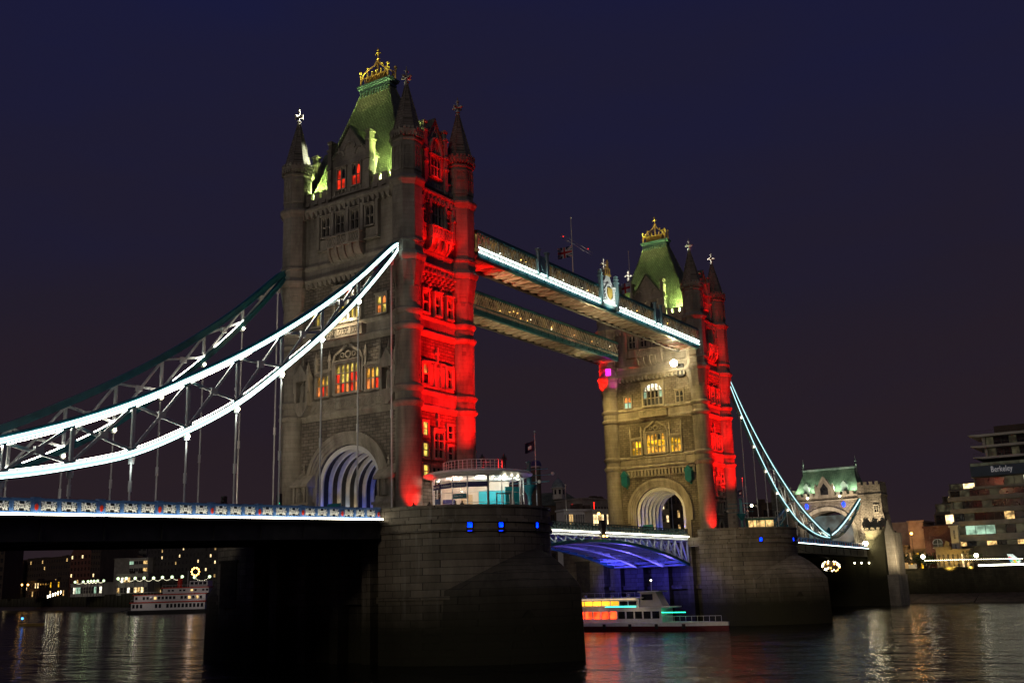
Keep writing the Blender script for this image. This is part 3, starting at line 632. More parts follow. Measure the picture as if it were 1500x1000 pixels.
        q.band([(u*1.35, z*1.0+0.25 if z > G else z) for u, z in dz], dz, 0, 0.4, fr); q.build('door_surround', trim, P, smooth=False)
        dr = MB(); dr.prism(dz, 0.02, 0.12, fr); dr.build('door', black_p, P, smooth=False)
    return P
tower(0.0, 'near stone bridge tower with red floodlit flank and green lit roof', True)
tower(82.3, 'far stone bridge tower with yellow lit arch face at the far end of the walkways', False)
# ------------------------------------------------------------------ river piers
def pier(tx, label):
    P = thing('bridge_pier', (tx, 0, WZ), label, 'bridge pier')
    r = 10.65; cy = 11.6
    def end(s, rr, y0, n=44):
        pts = [(tx-rr, s*y0), (tx-rr, s*cy)]+[(tx-rr*cos(pi*k/n), s*(cy+rr*sin(pi*k/n))) for k in range(1, n)]+[(tx+rr, s*cy), (tx+rr, s*y0)]
        return pts if s < 0 else pts[::-1]
    for s in (-1, 1):
        b = MB(); b.slab(end(s, r, 9.35), WZ-3, -3.1); b.slab(end(s, r+.12, 9.35), -9.9, -9.55); b.slab(end(s, r+0.22, 9.35), -3.1, -2.75); b.slab(end(s, r+0.08, 9.35), -2.75, -2.2); b.slab(end(s, r+0.28, 9.35), -2.2, -1.85)
        b.slab(end(s, r+0.06, 9.35), -1.85, G-0.004)
        b.build('drum', granite, P)
        # parapet wall round the drum
        w = MB(); A = end(s, r+0.05, 9.35, 44); Bq = end(s, r-0.45, 9.35, 44)
        for i in range(len(A)-1):
            for (q, z0, z1) in ((0, G-0.004, -0.62),):
                w.hexa([(*A[i], z0), (*A[i+1], z0), (*Bq[i+1], z0), (*Bq[i], z0), (*A[i], z1), (*A[i+1], z1), (*Bq[i+1], z1), (*Bq[i], z1)])
        A = end(s, r+0.16, 9.35, 44); Bq = end(s, r-0.56, 9.35, 44)
        for i in range(len(A)-1):
            w.hexa([(*A[i], -0.62), (*A[i+1], -0.62), (*Bq[i+1], -0.62), (*Bq[i], -0.62), (*A[i], -0.4), (*A[i+1], -0.4), (*Bq[i+1], -0.4), (*Bq[i], -0.4)])
        w.build('parapet', granite, P, smooth=False)
        # cutwater: gothic plan with a domed shoulder
        c = 7.46; Rr = 18.11; plan = []
        a1 = math.acos(c/Rr)
        for k in range(15): a = a1*k/14; plan.append((-(Rr*cos(a)-c), Rr*sin(a)))
        plan += [(-x, y) for x, y in plan[-2::-1]]
        prof = [(1.02, WZ-3), (1.0, -9.2)]+[(1-0.40*t, -9.0+4.3*(1-(1-t)**1.9)) for t in [i/9 for i in range(10)]]
        m = MB(); n = len(plan)
        for q, z in prof:
            m.v += [Vector((tx+x*q*0.955, s*(cy-0.6+y*q), z)) for x, y in plan]
        for a in range(len(prof)-1):
            for k in range(n-1):
                f = (a*n+k, a*n+k+1, (a+1)*n+k+1, (a+1)*n+k); m.f.append(f if s > 0 else f[::-1]); m.m.append(0)
        m.build('cutwater', granite_dark if tx < 1 else granite, P)  # only the near cutwater has the darker granite
    b = MB(); b.box(tx-8.2, tx+8.2, -9.35, 9.35, WZ-3, -3.2); b.box(tx-r+0.05, tx+r-0.05, -9.35, 9.35, -3.2, G-0.008)
    for sx_ in (-1, 1):
        for y in (-7.0, -2.4, 2.4, 7.0): x0, x1 = sorted((sx_*8.2, sx_*9.9)); b.box(tx+x0, tx+x1, y-0.6, y+0.6, WZ-3, -3.2)
        x0, x1 = sorted((sx_*8.2, sx_*8.9)); b.box(tx+x0, tx+x1, -9.3, 9.3, -10.2, -9.5)
    b.build('bearing_wall', granite, P, smooth=False)
    d_ = MB(); d_.box(tx-r-.12, tx-r+.6, 12.2, 14.9, -10.3, -5.2); d_.box(tx-r-.25, tx-r+.5, 12.0, 15.1, -5.2, -4.9); d_.build('dark_doorway', recess_dark, P, smooth=False)  # dark box stands for the shaded recess of a doorway
    t = MB()   # paved top
    t.slab(end(-1, r-0.46, 0.0), G-0.003, G); t.slab(end(1, r-0.46, 0.0), G-0.003, G); t.build('paving', concrete, P, smooth=False)
    return P
pier(0.0, 'near river pier with pointed cutwater under the red lit tower and glass pavilion')
pier(82.3, 'far river pier with domed cutwater beyond the bascule span')
def hit_drum(px, py, tx, r=10.72):
    d = ray(px, py); ox, oy = CAM.x-tx, CAM.y+11.6; a = d.x**2+d.y**2; b = 2*(ox*d.x+oy*d.y); c = ox*ox+oy*oy-r*r
    D = b*b-4*a*c; t = (-b-sqrt(max(D, 0)))/(2*a); p = CAM+d*t; n = Vector((p.x-tx, p.y+11.6, 0)).normalized(); return p, n
names = ['small blue lamp nearest the deck on the near pier drum', 'middle small blue lamp on the near pier drum', 'small blue lamp nearest the bascule on the near pier drum',
         'small blue lamp on the far pier beside the bascule side of the drum', 'small blue lamp on the far pier above its cutwater']
for i, (px, py, tx) in enumerate(((688, 771, 0), (733, 771, 0), (785, 771, 0), (1114, 789, 82.3), (1161, 789, 82.3))):
    p, n = hit_drum(px, py, tx); P = thing('pier_lamp', p, names[i], 'lamp', 'blue lamps on the river piers')
    fr = Fr((p.x, p.y, 0), n); z = p.z
    m = MB(); m.box(-0.34, -0.26, -0.25, 0.22, z-0.45, z+0.45, fr); m.box(0.26, 0.34, -0.25, 0.22, z-0.45, z+0.45, fr); m.box(-0.34, 0.34, -0.25, 0.26, z+0.45, z+0.53, fr); m.box(-0.34, 0.34, -0.25, 0.2, z-0.53, z-0.45, fr)
    m.build('housing', black_p, P, smooth=False)
    MB().box(-0.24, 0.24, -0.2, 0.12, z-0.42, z+0.42, fr).build('lens', b_blue, P, smooth=False)
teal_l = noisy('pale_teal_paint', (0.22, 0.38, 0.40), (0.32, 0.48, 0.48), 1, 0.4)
# ------------------------------------------------------------------ side spans
def dz(d, far): return -1.5-(0.012 if far else 0.024)*(d-10.65)
def span(sg, tx, far, label):
    X = lambda d: tx+sg*d
    P = thing('side_span_deck', (X(50), 0, -4), label, 'bridge deck')
    d0, d1 = 10.95, 92.9; n = 15; st = (d1-d0)/n
    for i in range(1):
        m = MB()
        for k in range(n):
            a, b = d0+st*k, d0+st*(k+1); za, zb = dz(a, far), dz(b, far)
            m.hexa([(X(a), -9.6, za-0.5), (X(b), -9.6, zb-0.5), (X(b), 9.6, zb-0.5), (X(a), 9.6, za-0.5), (X(a), -9.6, za-0.05), (X(b), -9.6, zb-0.05), (X(b), 9.6, zb-0.05), (X(a), 9.6, za-0.05)])
        m.build('road_slab', asphalt, P, smooth=False)
    for s in (-1, 1):
        m = MB(); l = MB()
        for k in range(n):
            a, b = d0+st*k, d0+st*(k+1); za, zb = dz(a, far), dz(b, far)
            for (y0, y1, t0, t1) in ((9.55, 9.75, -1.9, -0.16), (9.35, 9.95, -2.05, -1.9), (9.4, 10.46, -0.30, -0.14)):
                m.hexa([(X(a), s*y0, za+t0), (X(b), s*y0, zb+t0), (X(b), s*y1, zb+t0), (X(a), s*y1, za+t0), (X(a), s*y0, za+t1), (X(b), s*y0, zb+t1), (X(b), s*y1, zb+t1), (X(a), s*y1, za+t1)])
            m.box(X(a)-0.08, X(a)+0.08, s*9.65-0.22, s*9.65+0.22, za-1.9, za-0.35)
            l.hexa([(X(a), s*10.22, za-0.12), (X(b), s*10.22, zb-0.12), (X(b), s*10.34, zb-0.12), (X(a), s*10.34, za-0.12), (X(a), s*10.22, za+0.02), (X(b), s*10.22, zb+0.02), (X(b), s*10.34, zb+0.02), (X(a), s*10.34, za+0.02)])
        m.build('edge_girder', steel_d, P, smooth=False); l.build('light_strip', led_w if not far else led, P, smooth=False)
    for k in range(n+1):
        a = d0+st*k; z = dz(a, far); m = MB(); m.box(X(a)-0.2, X(a)+0.2, -9.5, 9.5, z-1.75, z-0.5); m.box(X(a)-0.4, X(a)+0.4, -9.5, 9.5, z-1.85, z-1.75); m.build('cross_girder', steel_d, P, smooth=False)
    for y in (-6, -3, 0, 3, 6):
        MB().hexa([(X(d0), y-.1, dz(d0, far)-1.0), (X(d1), y-.1, dz(d1, far)-1.0), (X(d1), y+.1, dz(d1, far)-1.0), (X(d0), y+.1, dz(d0, far)-1.0),
                   (X(d0), y-.1, dz(d0, far)-.5), (X(d1), y-.1, dz(d1, far)-.5), (X(d1), y+.1, dz(d1, far)-.5), (X(d0), y+.1, dz(d0, far)-.5)]).build('stringer', steel_d, P, smooth=False)
    return P
span(-1, 0, False, 'near side span deck with white light line running out of frame at left')
span(1, 82.3, True, 'far side span deck between the far pier and the gatehouse')
navy_k = noisy('dark_back_plate', (0.01, 0.012, 0.02), (0.02, 0.025, 0.035), 2, .7)
def parapet(sg, tx, far, s, label, detail=True):
    X = lambda d: tx+sg*d
    P = thing('deck_parapet', (X(50), s*9.9, -3), label, 'parapet', 'deck parapets of the side spans')
    mod = 5.49; d = 11.2; nmod = 14
    L = 1.66; pan = None; orn = None; orb = None
    for k in range(nmod):
        for j in range(3):
            a = d+k*mod+0.48+j*1.67; z = dz(a+L/2, far)+0.02; o = Vector((X(a+L/2), s*9.95, z))
            if pan is None:
                m = MB(); fr = Fr((o.x, s*9.86, 0), (0, s, 0))
                m.box(-0.80, 0.80, 0, 0.05, z+0.12, z+0.95, fr, 1); m.box(-0.83, 0.83, -0.06, 0.22, z, z+0.16, fr); m.box(-0.83, 0.83, -0.1, 0.26, z+0.93, z+1.12, fr)
                m.box(-0.83, -0.68, 0, 0.2, z+0.16, z+0.93, fr); m.box(0.68, 0.83, 0, 0.2, z+0.16, z+0.93, fr)
                pan = m.build('parapet_panel', [blue, navy_k], P, smooth=False)
                q = MB(); c = (0, z+0.545)
                def ring(cx, cz, ra, rb, a0=0, a1=2*pi, nn=12): q.band([(cx+ra*cos(a0+(a1-a0)*i/nn), cz+ra*sin(a0+(a1-a0)*i/nn)) for i in range(nn+1)], [(cx+rb*cos(a0+(a1-a0)*i/nn), cz+rb*sin(a0+(a1-a0)*i/nn)) for i in range(nn+1)], 0.05, 0.14, fr)
                ring(0, c[1], 0.17, 0.11, nn=10)
                for cx in (-0.62, 0.62):
                    a0 = -pi/2 if cx < 0 else pi/2; ring(cx, c[1], 0.34, 0.275, a0, a0+pi); ring(cx*0.93, c[1], 0.13, 0.08, nn=8)
                ring(0, c[1]-0.36, 0.33, 0.265, 0, pi, 8); ring(0, c[1]+0.36, 0.33, 0.265, pi, 2*pi, 8)
                for (x0, z0, x1, z1) in ((-0.62, -0.34, -0.2, 0.34), (0.62, -0.34, 0.2, 0.34)):
                    q.bar(fr(x0, 0.1, c[1]+z0), fr(x1, 0.1, c[1]+z1), 0.05, 0.05); q.bar(fr(x0, 0.1, c[1]-z0), fr(x1, 0.1, c[1]-z1), 0.05, 0.05)
                orn = q.build('ornament', white_p, pan, smooth=False); orb = o.copy(); first = pan
            else:
                c_ = first.copy(); COL.objects.link(c_); c_.parent = P; c_.location = first.location+(o-orb)
                if detail: oc = orn.copy(); COL.objects.link(oc); oc.parent = c_
        a = d+k*mod+0.24; z = dz(a, far)+0.02; fr = Fr((X(a), s*9.86, 0), (0, s, 0)); m = MB()
        m.box(-0.26, 0.26, -0.1, 0.24, z, z+1.12, fr); m.box(-0.3, 0.3, -0.14, 0.3, z+1.0, z+1.2, fr); pz = m.build('post', blue, P, smooth=False)
        m = MB(); m.prism([(-0.13, z+0.62), (-0.13, z+0.34), (0, z+0.2), (0.13, z+0.34), (0.13, z+0.62), (0, z+0.74)], 0.24, 0.30, fr); m.build('shield', red_p, pz, smooth=False)
    return P
parapet(-1, 0, False, -1, 'blue parapet with cream tracery and red shields, river face of the left span')
parapet(-1, 0, False, 1, 'far side parapet of the left side span, mostly hidden behind the near one', False)
parapet(1, 82.3, True, -1, 'small distant parapet of the far side span leading to the gatehouse', False)
# ------------------------------------------------------------------ suspension chains
UT = [(7.3, 30.0), (8.2, 29.4), (13.7, 24.5), (19.2, 20.2), (24.7, 16.4), (30.2, 13.0), (35.7, 10.0), (41.2, 7.2), (46.7, 4.9), (52.2, 3.0), (57.7, 1.3), (63.2, 0.15)]
def curve(T, m=4):
    out = []
    for i in range(len(T)-1):
        p0 = T[max(i-1, 0)]; p1 = T[i]; p2 = T[i+1]; p3 = T[min(i+2, len(T)-1)]; mm = m if T is UT or i > 0 else 1
        for k in range(mm):
            t = k/mm; x = p1[0]+(p2[0]-p1[0])*t
            s1 = (p2[1]-p0[1])/max(p2[0]-p0[0], .1)*(p2[0]-p1[0]); s2 = (p3[1]-p1[1])/max(p3[0]-p1[0], .1)*(p2[0]-p1[0])
            z = (2*t**3-3*t*t+1)*p1[1]+(t**3-2*t*t+t)*s1+(-2*t**3+3*t*t)*p2[1]+(t**3-t*t)*s2
            out.append((x, z))
    return out+[T[-1]]
LT = [(7.3, 29.4), (8.2, 28.2), (13.7, 22.3), (19.2, 17.1), (24.7, 12.6), (30.2, 8.5), (35.7, 5.4), (41.2, 2.9), (46.7, 1.4), (52.2, 0.3), (57.7, -0.3), (63.2, -0.45)]
def chain(sg, tx, far, s, label):
    X = lambda d: tx+sg*d
    P = thing('suspension_chain', (X(63.2), s*9.15, -0.5), label, 'suspension chain', 'suspension chains of the side spans')
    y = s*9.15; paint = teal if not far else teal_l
    cam_side = s < 0
    for nm, T in (('upper_chord', UT), ('lower_chord', LT)):
        m = MB(); l = MB(); c = MB(); li = MB(); hh = 0.36 if nm == 'upper_chord' else 0.30
        TT = curve(T)
        for ii, ((a, za), (b, zb)) in enumerate(zip(TT, TT[1:])):
            A = Vector((X(a), y, za)); B = Vector((X(b), y, zb)); m.bar(A, B, 0.5, hh*2)
            m.bar(A+Vector((0, 0, hh)), B+Vector((0, 0, hh)), 0.7, 0.07); m.bar(A-Vector((0, 0, hh)), B-Vector((0, 0, hh)), 0.66, 0.07)
            yo = Vector((0, s*0.29, 0))
            if nm == 'upper_chord':
                for q in ((-0.22, 0.07) if not far else (-.08,)): l.bar(A+yo+Vector((0, 0, q)), B+yo+Vector((0, 0, q)), 0.06, 0.11 if not far else .13)
                c.bar(A+yo*0.92+Vector((0, 0, -.08)), B+yo*0.92+Vector((0, 0, -.075)), 0.04, 0.19) if not far else None
                k = 0; A2, B2 = A.lerp(B, k), A.lerp(B, 1-k); v = Vector((0, 0, -hh-0.07)); li.bar(A2+v, B2+v, .1, .07) if cam_side and not far else None  # underside strip of the upper chord is added to brighten the bracing
            else:
                for q in ((-0.19, 0.17) if not far else (.12,)): l.bar(A+yo+Vector((0, 0, q)), B+yo+Vector((0, 0, q)), 0.06, 0.12 if not far else .10)
                c.bar(A+yo*0.92, B+yo*0.92, 0.04, 0.24) if not far else None
                if not cam_side or True:
                    k = 0.0; A2, B2 = A.lerp(B, k), A.lerp(B, 1-k); v = Vector((0, 0, hh+0.065))
                    li.bar(A2+v-yo*0.5, B2+v-yo*0.5, 0.08, 0.04 if not far else .02) if cam_side else (MB().bar(A2+v-yo*0.6, B2+v-yo*0.6, 0.14, 0.10).build('inner_light_strip', led_i, P, smooth=False) if ii % 4 in (1, 2, 3) and a > 8 else None)
        o = m.build(nm, paint, P, smooth=False); l.build('light_strip', led_f if far else led, o, smooth=False)
        if li.v: li.build('inner_light_strip', led_i, o, smooth=False)
        if c.v: c.build('glowing_web', glow_c, o, smooth=False)
    n = len(UT)
    for i in range(2, n-1):
        d, zu = UT[i]; zl = LT[i][1]
        MB().bar((X(d), y, zl+0.3), (X(d), y, zu-0.3), 0.26, 0.26).build('vertical', white_p, P, smooth=False)
    for i in range(1, n-2):
        d, zu = UT[i]; zl = LT[i][1]; e_, zu2 = UT[i+1]; zl2 = LT[i+1][1]; m = MB()
        if i > 1: m.bar((X(d), y+0.06, zl+0.25), (X(e_), y+0.06, zu2-0.25), 0.16, 0.24)
        m.bar((X(d), y-0.06, zu-0.25), (X(e_), y-0.06, zl2+0.25), 0.16, 0.24)
        cx, cz = (d+e_)/2, (zl+zu+zl2+zu2)/4; m.box(X(cx)-0.35, X(cx)+0.35, y-0.17, y+0.17, cz-0.3, cz+0.3)
        m.build('cross_brace', white_p, P, smooth=False)
    for i in range(1, n):
        d, zl = LT[i]; zb = dz(d, far) if d > 10.9 else G
        if zl-zb < 1.2: continue
        m = MB(); m.tube((X(d), y, zb), (X(d), y, zl-0.9), 0.085, n=8)
        m.tube((X(d), y, zl-0.9), (X(d), y, zl-0.3), 0.24, 0.3, 8); m.tube((X(d), y, zb+(zl-zb)*0.38), (X(d), y, zb+(zl-zb)*0.38+0.9), 0.15, n=8); m.tube((X(d), y, zb), (X(d), y, zb+0.5), 0.16, n=8)
        h = m.build('hanger_rod', white_p, P)
        if s < 0 and not far and 9 < d < 45: lamp('hanger_light', 'POINT', (X(d)-0.35, y-0.5, zl-1.3), None, 26, (.9, 1, .95), .1)
        if zl > 3 and d > 9: MB().ball((X(d)-0.1, y-0.36, zl-0.62), 0.13 if s < 0 else 0.17, 8, 6).build('lamp', bulb_f if s < 0 and not far else bulb, h)
    # low link and the short chain up to the abutment
    m = MB(); m.box(X(63.2)-0.55, X(63.2)+0.55, y-0.45, y+0.45, -1.3, 1.3); m.lathe(X(63.2), y, [(0.5, 1.3), (0.35, 1.7), (0.02, 2.1)], 8); m.build('link_post', teal, P, smooth=False)
    m = MB(); l = MB(); br = MB(); pts = []
    for k in range(6):
        t = k/5; d = 63.8+(90.6-63.8)*t; pts.append((d, 0.2+9.6*t**1.25, -0.45+9.2*t**1.9))
    for a, b in zip(pts, pts[1:]):
        m.bar((X(a[0]), y, a[1]), (X(b[0]), y, b[1]), 0.5, 0.6); m.bar((X(a[0]), y, a[2]), (X(b[0]), y, b[2]), 0.5, 0.5)
        l.bar((X(a[0]), y+s*0.3, a[1]), (X(b[0]), y+s*0.3, b[1]), 0.08, 0.22)
        br.bar((X(a[0]), y, a[1]), (X(b[0]), y, b[2]), 0.16, 0.2); br.bar((X(b[0]), y, b[1]), (X(b[0]), y, b[2]), 0.2, 0.2)
    o = m.build('short_chain', teal, P, smooth=False); l.build('light_strip', led_f if far else led, o, smooth=False); br.build('cross_brace', steel_w, P, smooth=False)
chain(-1, 0, False, -1, 'nearest suspension chain, brightly lined in white, sweeping across the left foreground')
chain(-1, 0, False, 1, 'teal suspension chain behind the bright one on the left side span')
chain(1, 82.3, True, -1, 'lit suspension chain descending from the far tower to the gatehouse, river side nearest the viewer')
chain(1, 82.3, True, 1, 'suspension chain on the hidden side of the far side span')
# ------------------------------------------------------------------ high level walkways
def walkway(y0, y1, out, label):
    P = thing('high_walkway', (41.15, (y0+y1)/2, 31.7), label, 'walkway', 'high level walkways between the towers')
    x0, x1 = 7.1, 75.2; ya, yb = min(y0, y1), max(y0, y1)
    f = MB(); f.box(x0, x1, ya+0.1, yb-0.1, 32.35, 32.6); f.build('floor', concrete, P, smooth=False)
    for y, s in ((ya, -1), (yb, 1)):
        fr = Fr((0, y, 0), (0, s, 0)); U = (lambda x: x) if s < 0 else (lambda x: -x)
        m = MB()
        for (o0, o1, z0, z1) in ((-0.12, 0.0, 31.75, 32.4), (-0.45, 0.12, 31.68, 31.78), (-0.3, 0.10, 32.4, 32.5), (-0.25, 0.12, 32.98, 33.12), (-0.3, 0.16, 35.0, 35.3)):
            a, b = sorted((U(x0), U(x1))); m.box(a, b, o0, o1, z0, z1, fr)
        k = 0; x = x0
        while x < x1: m.box(U(x)-0.08, U(x)+0.08, -0.05, 0.09, 31.78, 32.4, fr); x += 2.27
        e_ = m.build('edge_beam', teal if s < 0 else steel_d, P, smooth=False)
        m = MB(); x = x0; p = 1.135
        while x < x1-0.1:
            m.bar(fr(U(x), 0.03, 33.12), fr(U(x+p), 0.03, 35.0), 0.07, 0.11); m.bar(fr(U(x), -0.05, 35.0), fr(U(x+p), -0.05, 33.12), 0.07, 0.11)
            m.bar(fr(U(x), 0.03, 34.06), fr(U(x+p/2), 0.03, 35.0), 0.05, 0.08); m.bar(fr(U(x+p/2), 0.03, 33.12), fr(U(x+p), 0.03, 34.06), 0.05, 0.08)
            m.box(U(x)-0.06, U(x)+0.06, -0.06, 0.06, 33.12, 35.0, fr) if int((x-x0)/p+.1) % 2 == 0 else None
            x += p
        m.build('lattice', steel_w, P, smooth=False)
        m = MB(); a, b = sorted((U(x0), U(x1))); m.box(a, b, -0.42, -0.38, 33.0, 34.98, fr); m.build('corridor_glazing', M_cor, P, smooth=False)
        if s == out:
            m = MB(); m.box(a, b, 0.12, 0.2, 32.98, 33.1, fr); m.box(a, b, 0.12, 0.2, 32.42, 32.5, fr); m.build('light_strip', led_k, P, smooth=False)
            m = MB(); m.box(a, b, -0.05, 0.04, 32.5, 32.98, fr); x = x0
            while x < x1: m.box(U(x)-0.14, U(x)+0.14, 0.04, 0.14, 32.52, 32.96, fr); x += 1.135
            m.build('fascia', white_p, P, smooth=False)
        else:
            m = MB(); x = x0+0.3
            while x < x1-1:
                A = [(U(x+0.5)+0.42*cos(pi*i/8), 32.5+0.4*sin(pi*i/8)) for i in range(9)]; Bq = [(U(x+0.5)+0.32*cos(pi*i/8), 32.5+0.3*sin(pi*i/8)) for i in range(9)]; m.band(A, Bq, -0.02, 0.06, fr); x += 1.0
            m.box(a, b, -0.1, -0.02, 32.5, 32.98, fr); m.build('arcaded_fascia', steel_w, P, smooth=False)
    m = MB(); m.box(x0, x1, ya+0.05, yb-0.05, 35.3, 35.42); m.prism([(ya-0.1, 35.42), (yb+0.1, 35.42), ((ya+yb)/2, 35.95)], x0, x1, lambda u, o, z: Vector((o, u, z))); m.build('roof', steel_d, P, smooth=False)
    m = MB(); x = x0; n = 30; st = (x1-x0)/n
    for k in range(n+1): MB().box(x0+st*k-0.07, x0+st*k+0.07, ya+0.1, yb-0.1, 31.8, 32.1).build('soffit_beam', steel_w, P, smooth=False)
    m = MB()
    for k in range(n):
        a, b = x0+st*k, x0+st*(k+1); m.bar((a, ya+0.2, 31.86), (b, yb-0.2, 31.86), 0.12, 0.08); m.bar((b, ya+0.2, 31.80), (a, yb-0.2, 31.80), 0.12, 0.08)
    m.build('soffit_bracing', steel_w, P, smooth=False)
    MB().box(x0, x1, ya+0.12, yb-0.12, 32.2, 32.3).build('soffit', noisy('soffit_paint', (0.36, 0.30, 0.22), (0.48, 0.42, 0.32), 0.6, 0.7), P, smooth=False)
    random.seed(int(ya*10)+50)
    for k in range(26):
        x = random.uniform(x0+2, x1-2); MB().ball((x, (ya if out < 0 or True else yb)+0.25, random.uniform(33.5, 34.3)), 0.06, 6, 4).build('lamp', bulb_o if k % 3 else bulb, P)
    return P
M_cor = glow('corridor_glass', (1.0, 0.60, 0.18), 0.10, 0.9, 0.55)
wk = walkway(-10.5, -6.3, -1, 'high walkway nearest the viewer with a white light line and a crowned arms panel')
walkway(5.9, 10.3, 1, 'high walkway behind and below in view, without a light line on its visible side')
def arms(P):
    fr = Fr((0, -10.5, 0), (0, -1, 0)); m = MB()
    for x in (38.75, 43.8):
        m.box(x-0.3, x+0.3, 0.0, 0.5, 32.2, 36.6, fr); m.box(x-0.42, x+0.42, -0.1, 0.6, 36.6, 36.85, fr); c = fr(x, 0.25, 0); m.lathe(c.x, c.y, [(0.2, 36.85), (0.45, 37.2), (0.3, 37.5), (0.4, 37.7), (0.02, 37.9)], 8)
    m.box(38.75, 43.8, 0.02, 0.22, 32.3, 32.7, fr)
    m.build('arms_frame', teal_l, P, smooth=False)
    m = MB(); m.prism([(39.1, 32.7), (43.5, 32.7), (43.4, 35.0), (43.0, 36.0), (42.2, 36.6), (41.9, 37.3), (40.7, 37.3), (40.4, 36.6), (39.6, 36.0), (39.2, 35.0)], 0.02, 0.2, fr)
    A = [(41.3+1.35*cos(2*pi*i/20), 34.6+1.45*sin(2*pi*i/20)) for i in range(21)]; B = [(41.3+1.05*cos(2*pi*i/20), 34.6+1.15*sin(2*pi*i/20)) for i in range(21)]; m.band(A, B, 0.2, 0.45, fr)
    for s in (-1, 1):
        for t in range(5):
            m.bar(fr(41.3+s*(1.5+0.1*t), 0.3, 33.0+0.55*t), fr(41.3+s*(1.15), 0.35, 33.4+0.6*t), 0.2, 0.14)
        m.ball(fr(41.3+s*1.75, 0.3, 35.7), 0.25, 8, 5)
    m.build('arms_panel', white_p, P, smooth=False)
    m = MB(); m.prism([(40.6, 35.3), (40.6, 34.3), (41.3, 33.4), (42.0, 34.3), (42.0, 35.3)], 0.2, 0.5, fr); m.build('shield', gold, P, smooth=False)
    m = MB(); m.box(40.6, 42.0, 0.0, 0.4, 37.3, 37.6, fr)
    for x in (40.6, 41.3, 42.0):
        m.bar(fr(x, 0.2, 37.6), fr(x+(41.3-x)*0.2, 0.2, 38.4), 0.16); m.ball(fr(x+(41.3-x)*0.2, 0.2, 38.5), 0.16, 6, 4)
    m.bar(fr(40.6, 0.2, 38.2), fr(41.3, 0.2, 38.9), 0.12); m.bar(fr(42.0, 0.2, 38.2), fr(41.3, 0.2, 38.9), 0.12); m.ball(fr(41.3, 0.2, 39.1), 0.22, 8, 5); m.box(41.22, 41.38, 0.12, 0.28, 39.2, 39.9, fr); m.box(41.0, 41.6, 0.12, 0.28, 39.45, 39.6, fr)
    m.build('crown', gold, P, smooth=False)
    for xa, xb in ((20.9, 23.7), (57.2, 59.9)):
        m = MB()
        for x in (xa+0.25, xb-0.25): m.box(x-0.25, x+0.25, 0.0, 0.4, 32.9, 36.3, fr); m.box(x-0.35, x+0.35, -0.1, 0.5, 36.3, 36.5, fr)
        m.box(xa+0.5, xb-0.5, 0.02, 0.14, 33.2, 35.7, fr); m.prism([((xa+xb)/2-0.5, 35.2), ((xa+xb)/2-0.5, 34.3), ((xa+xb)/2, 33.6), ((xa+xb)/2+0.5, 34.3), ((xa+xb)/2+0.5, 35.2)], 0.14, 0.26, fr)
        m.build('emblem_panel', teal_l, P, smooth=False)
arms(wk)
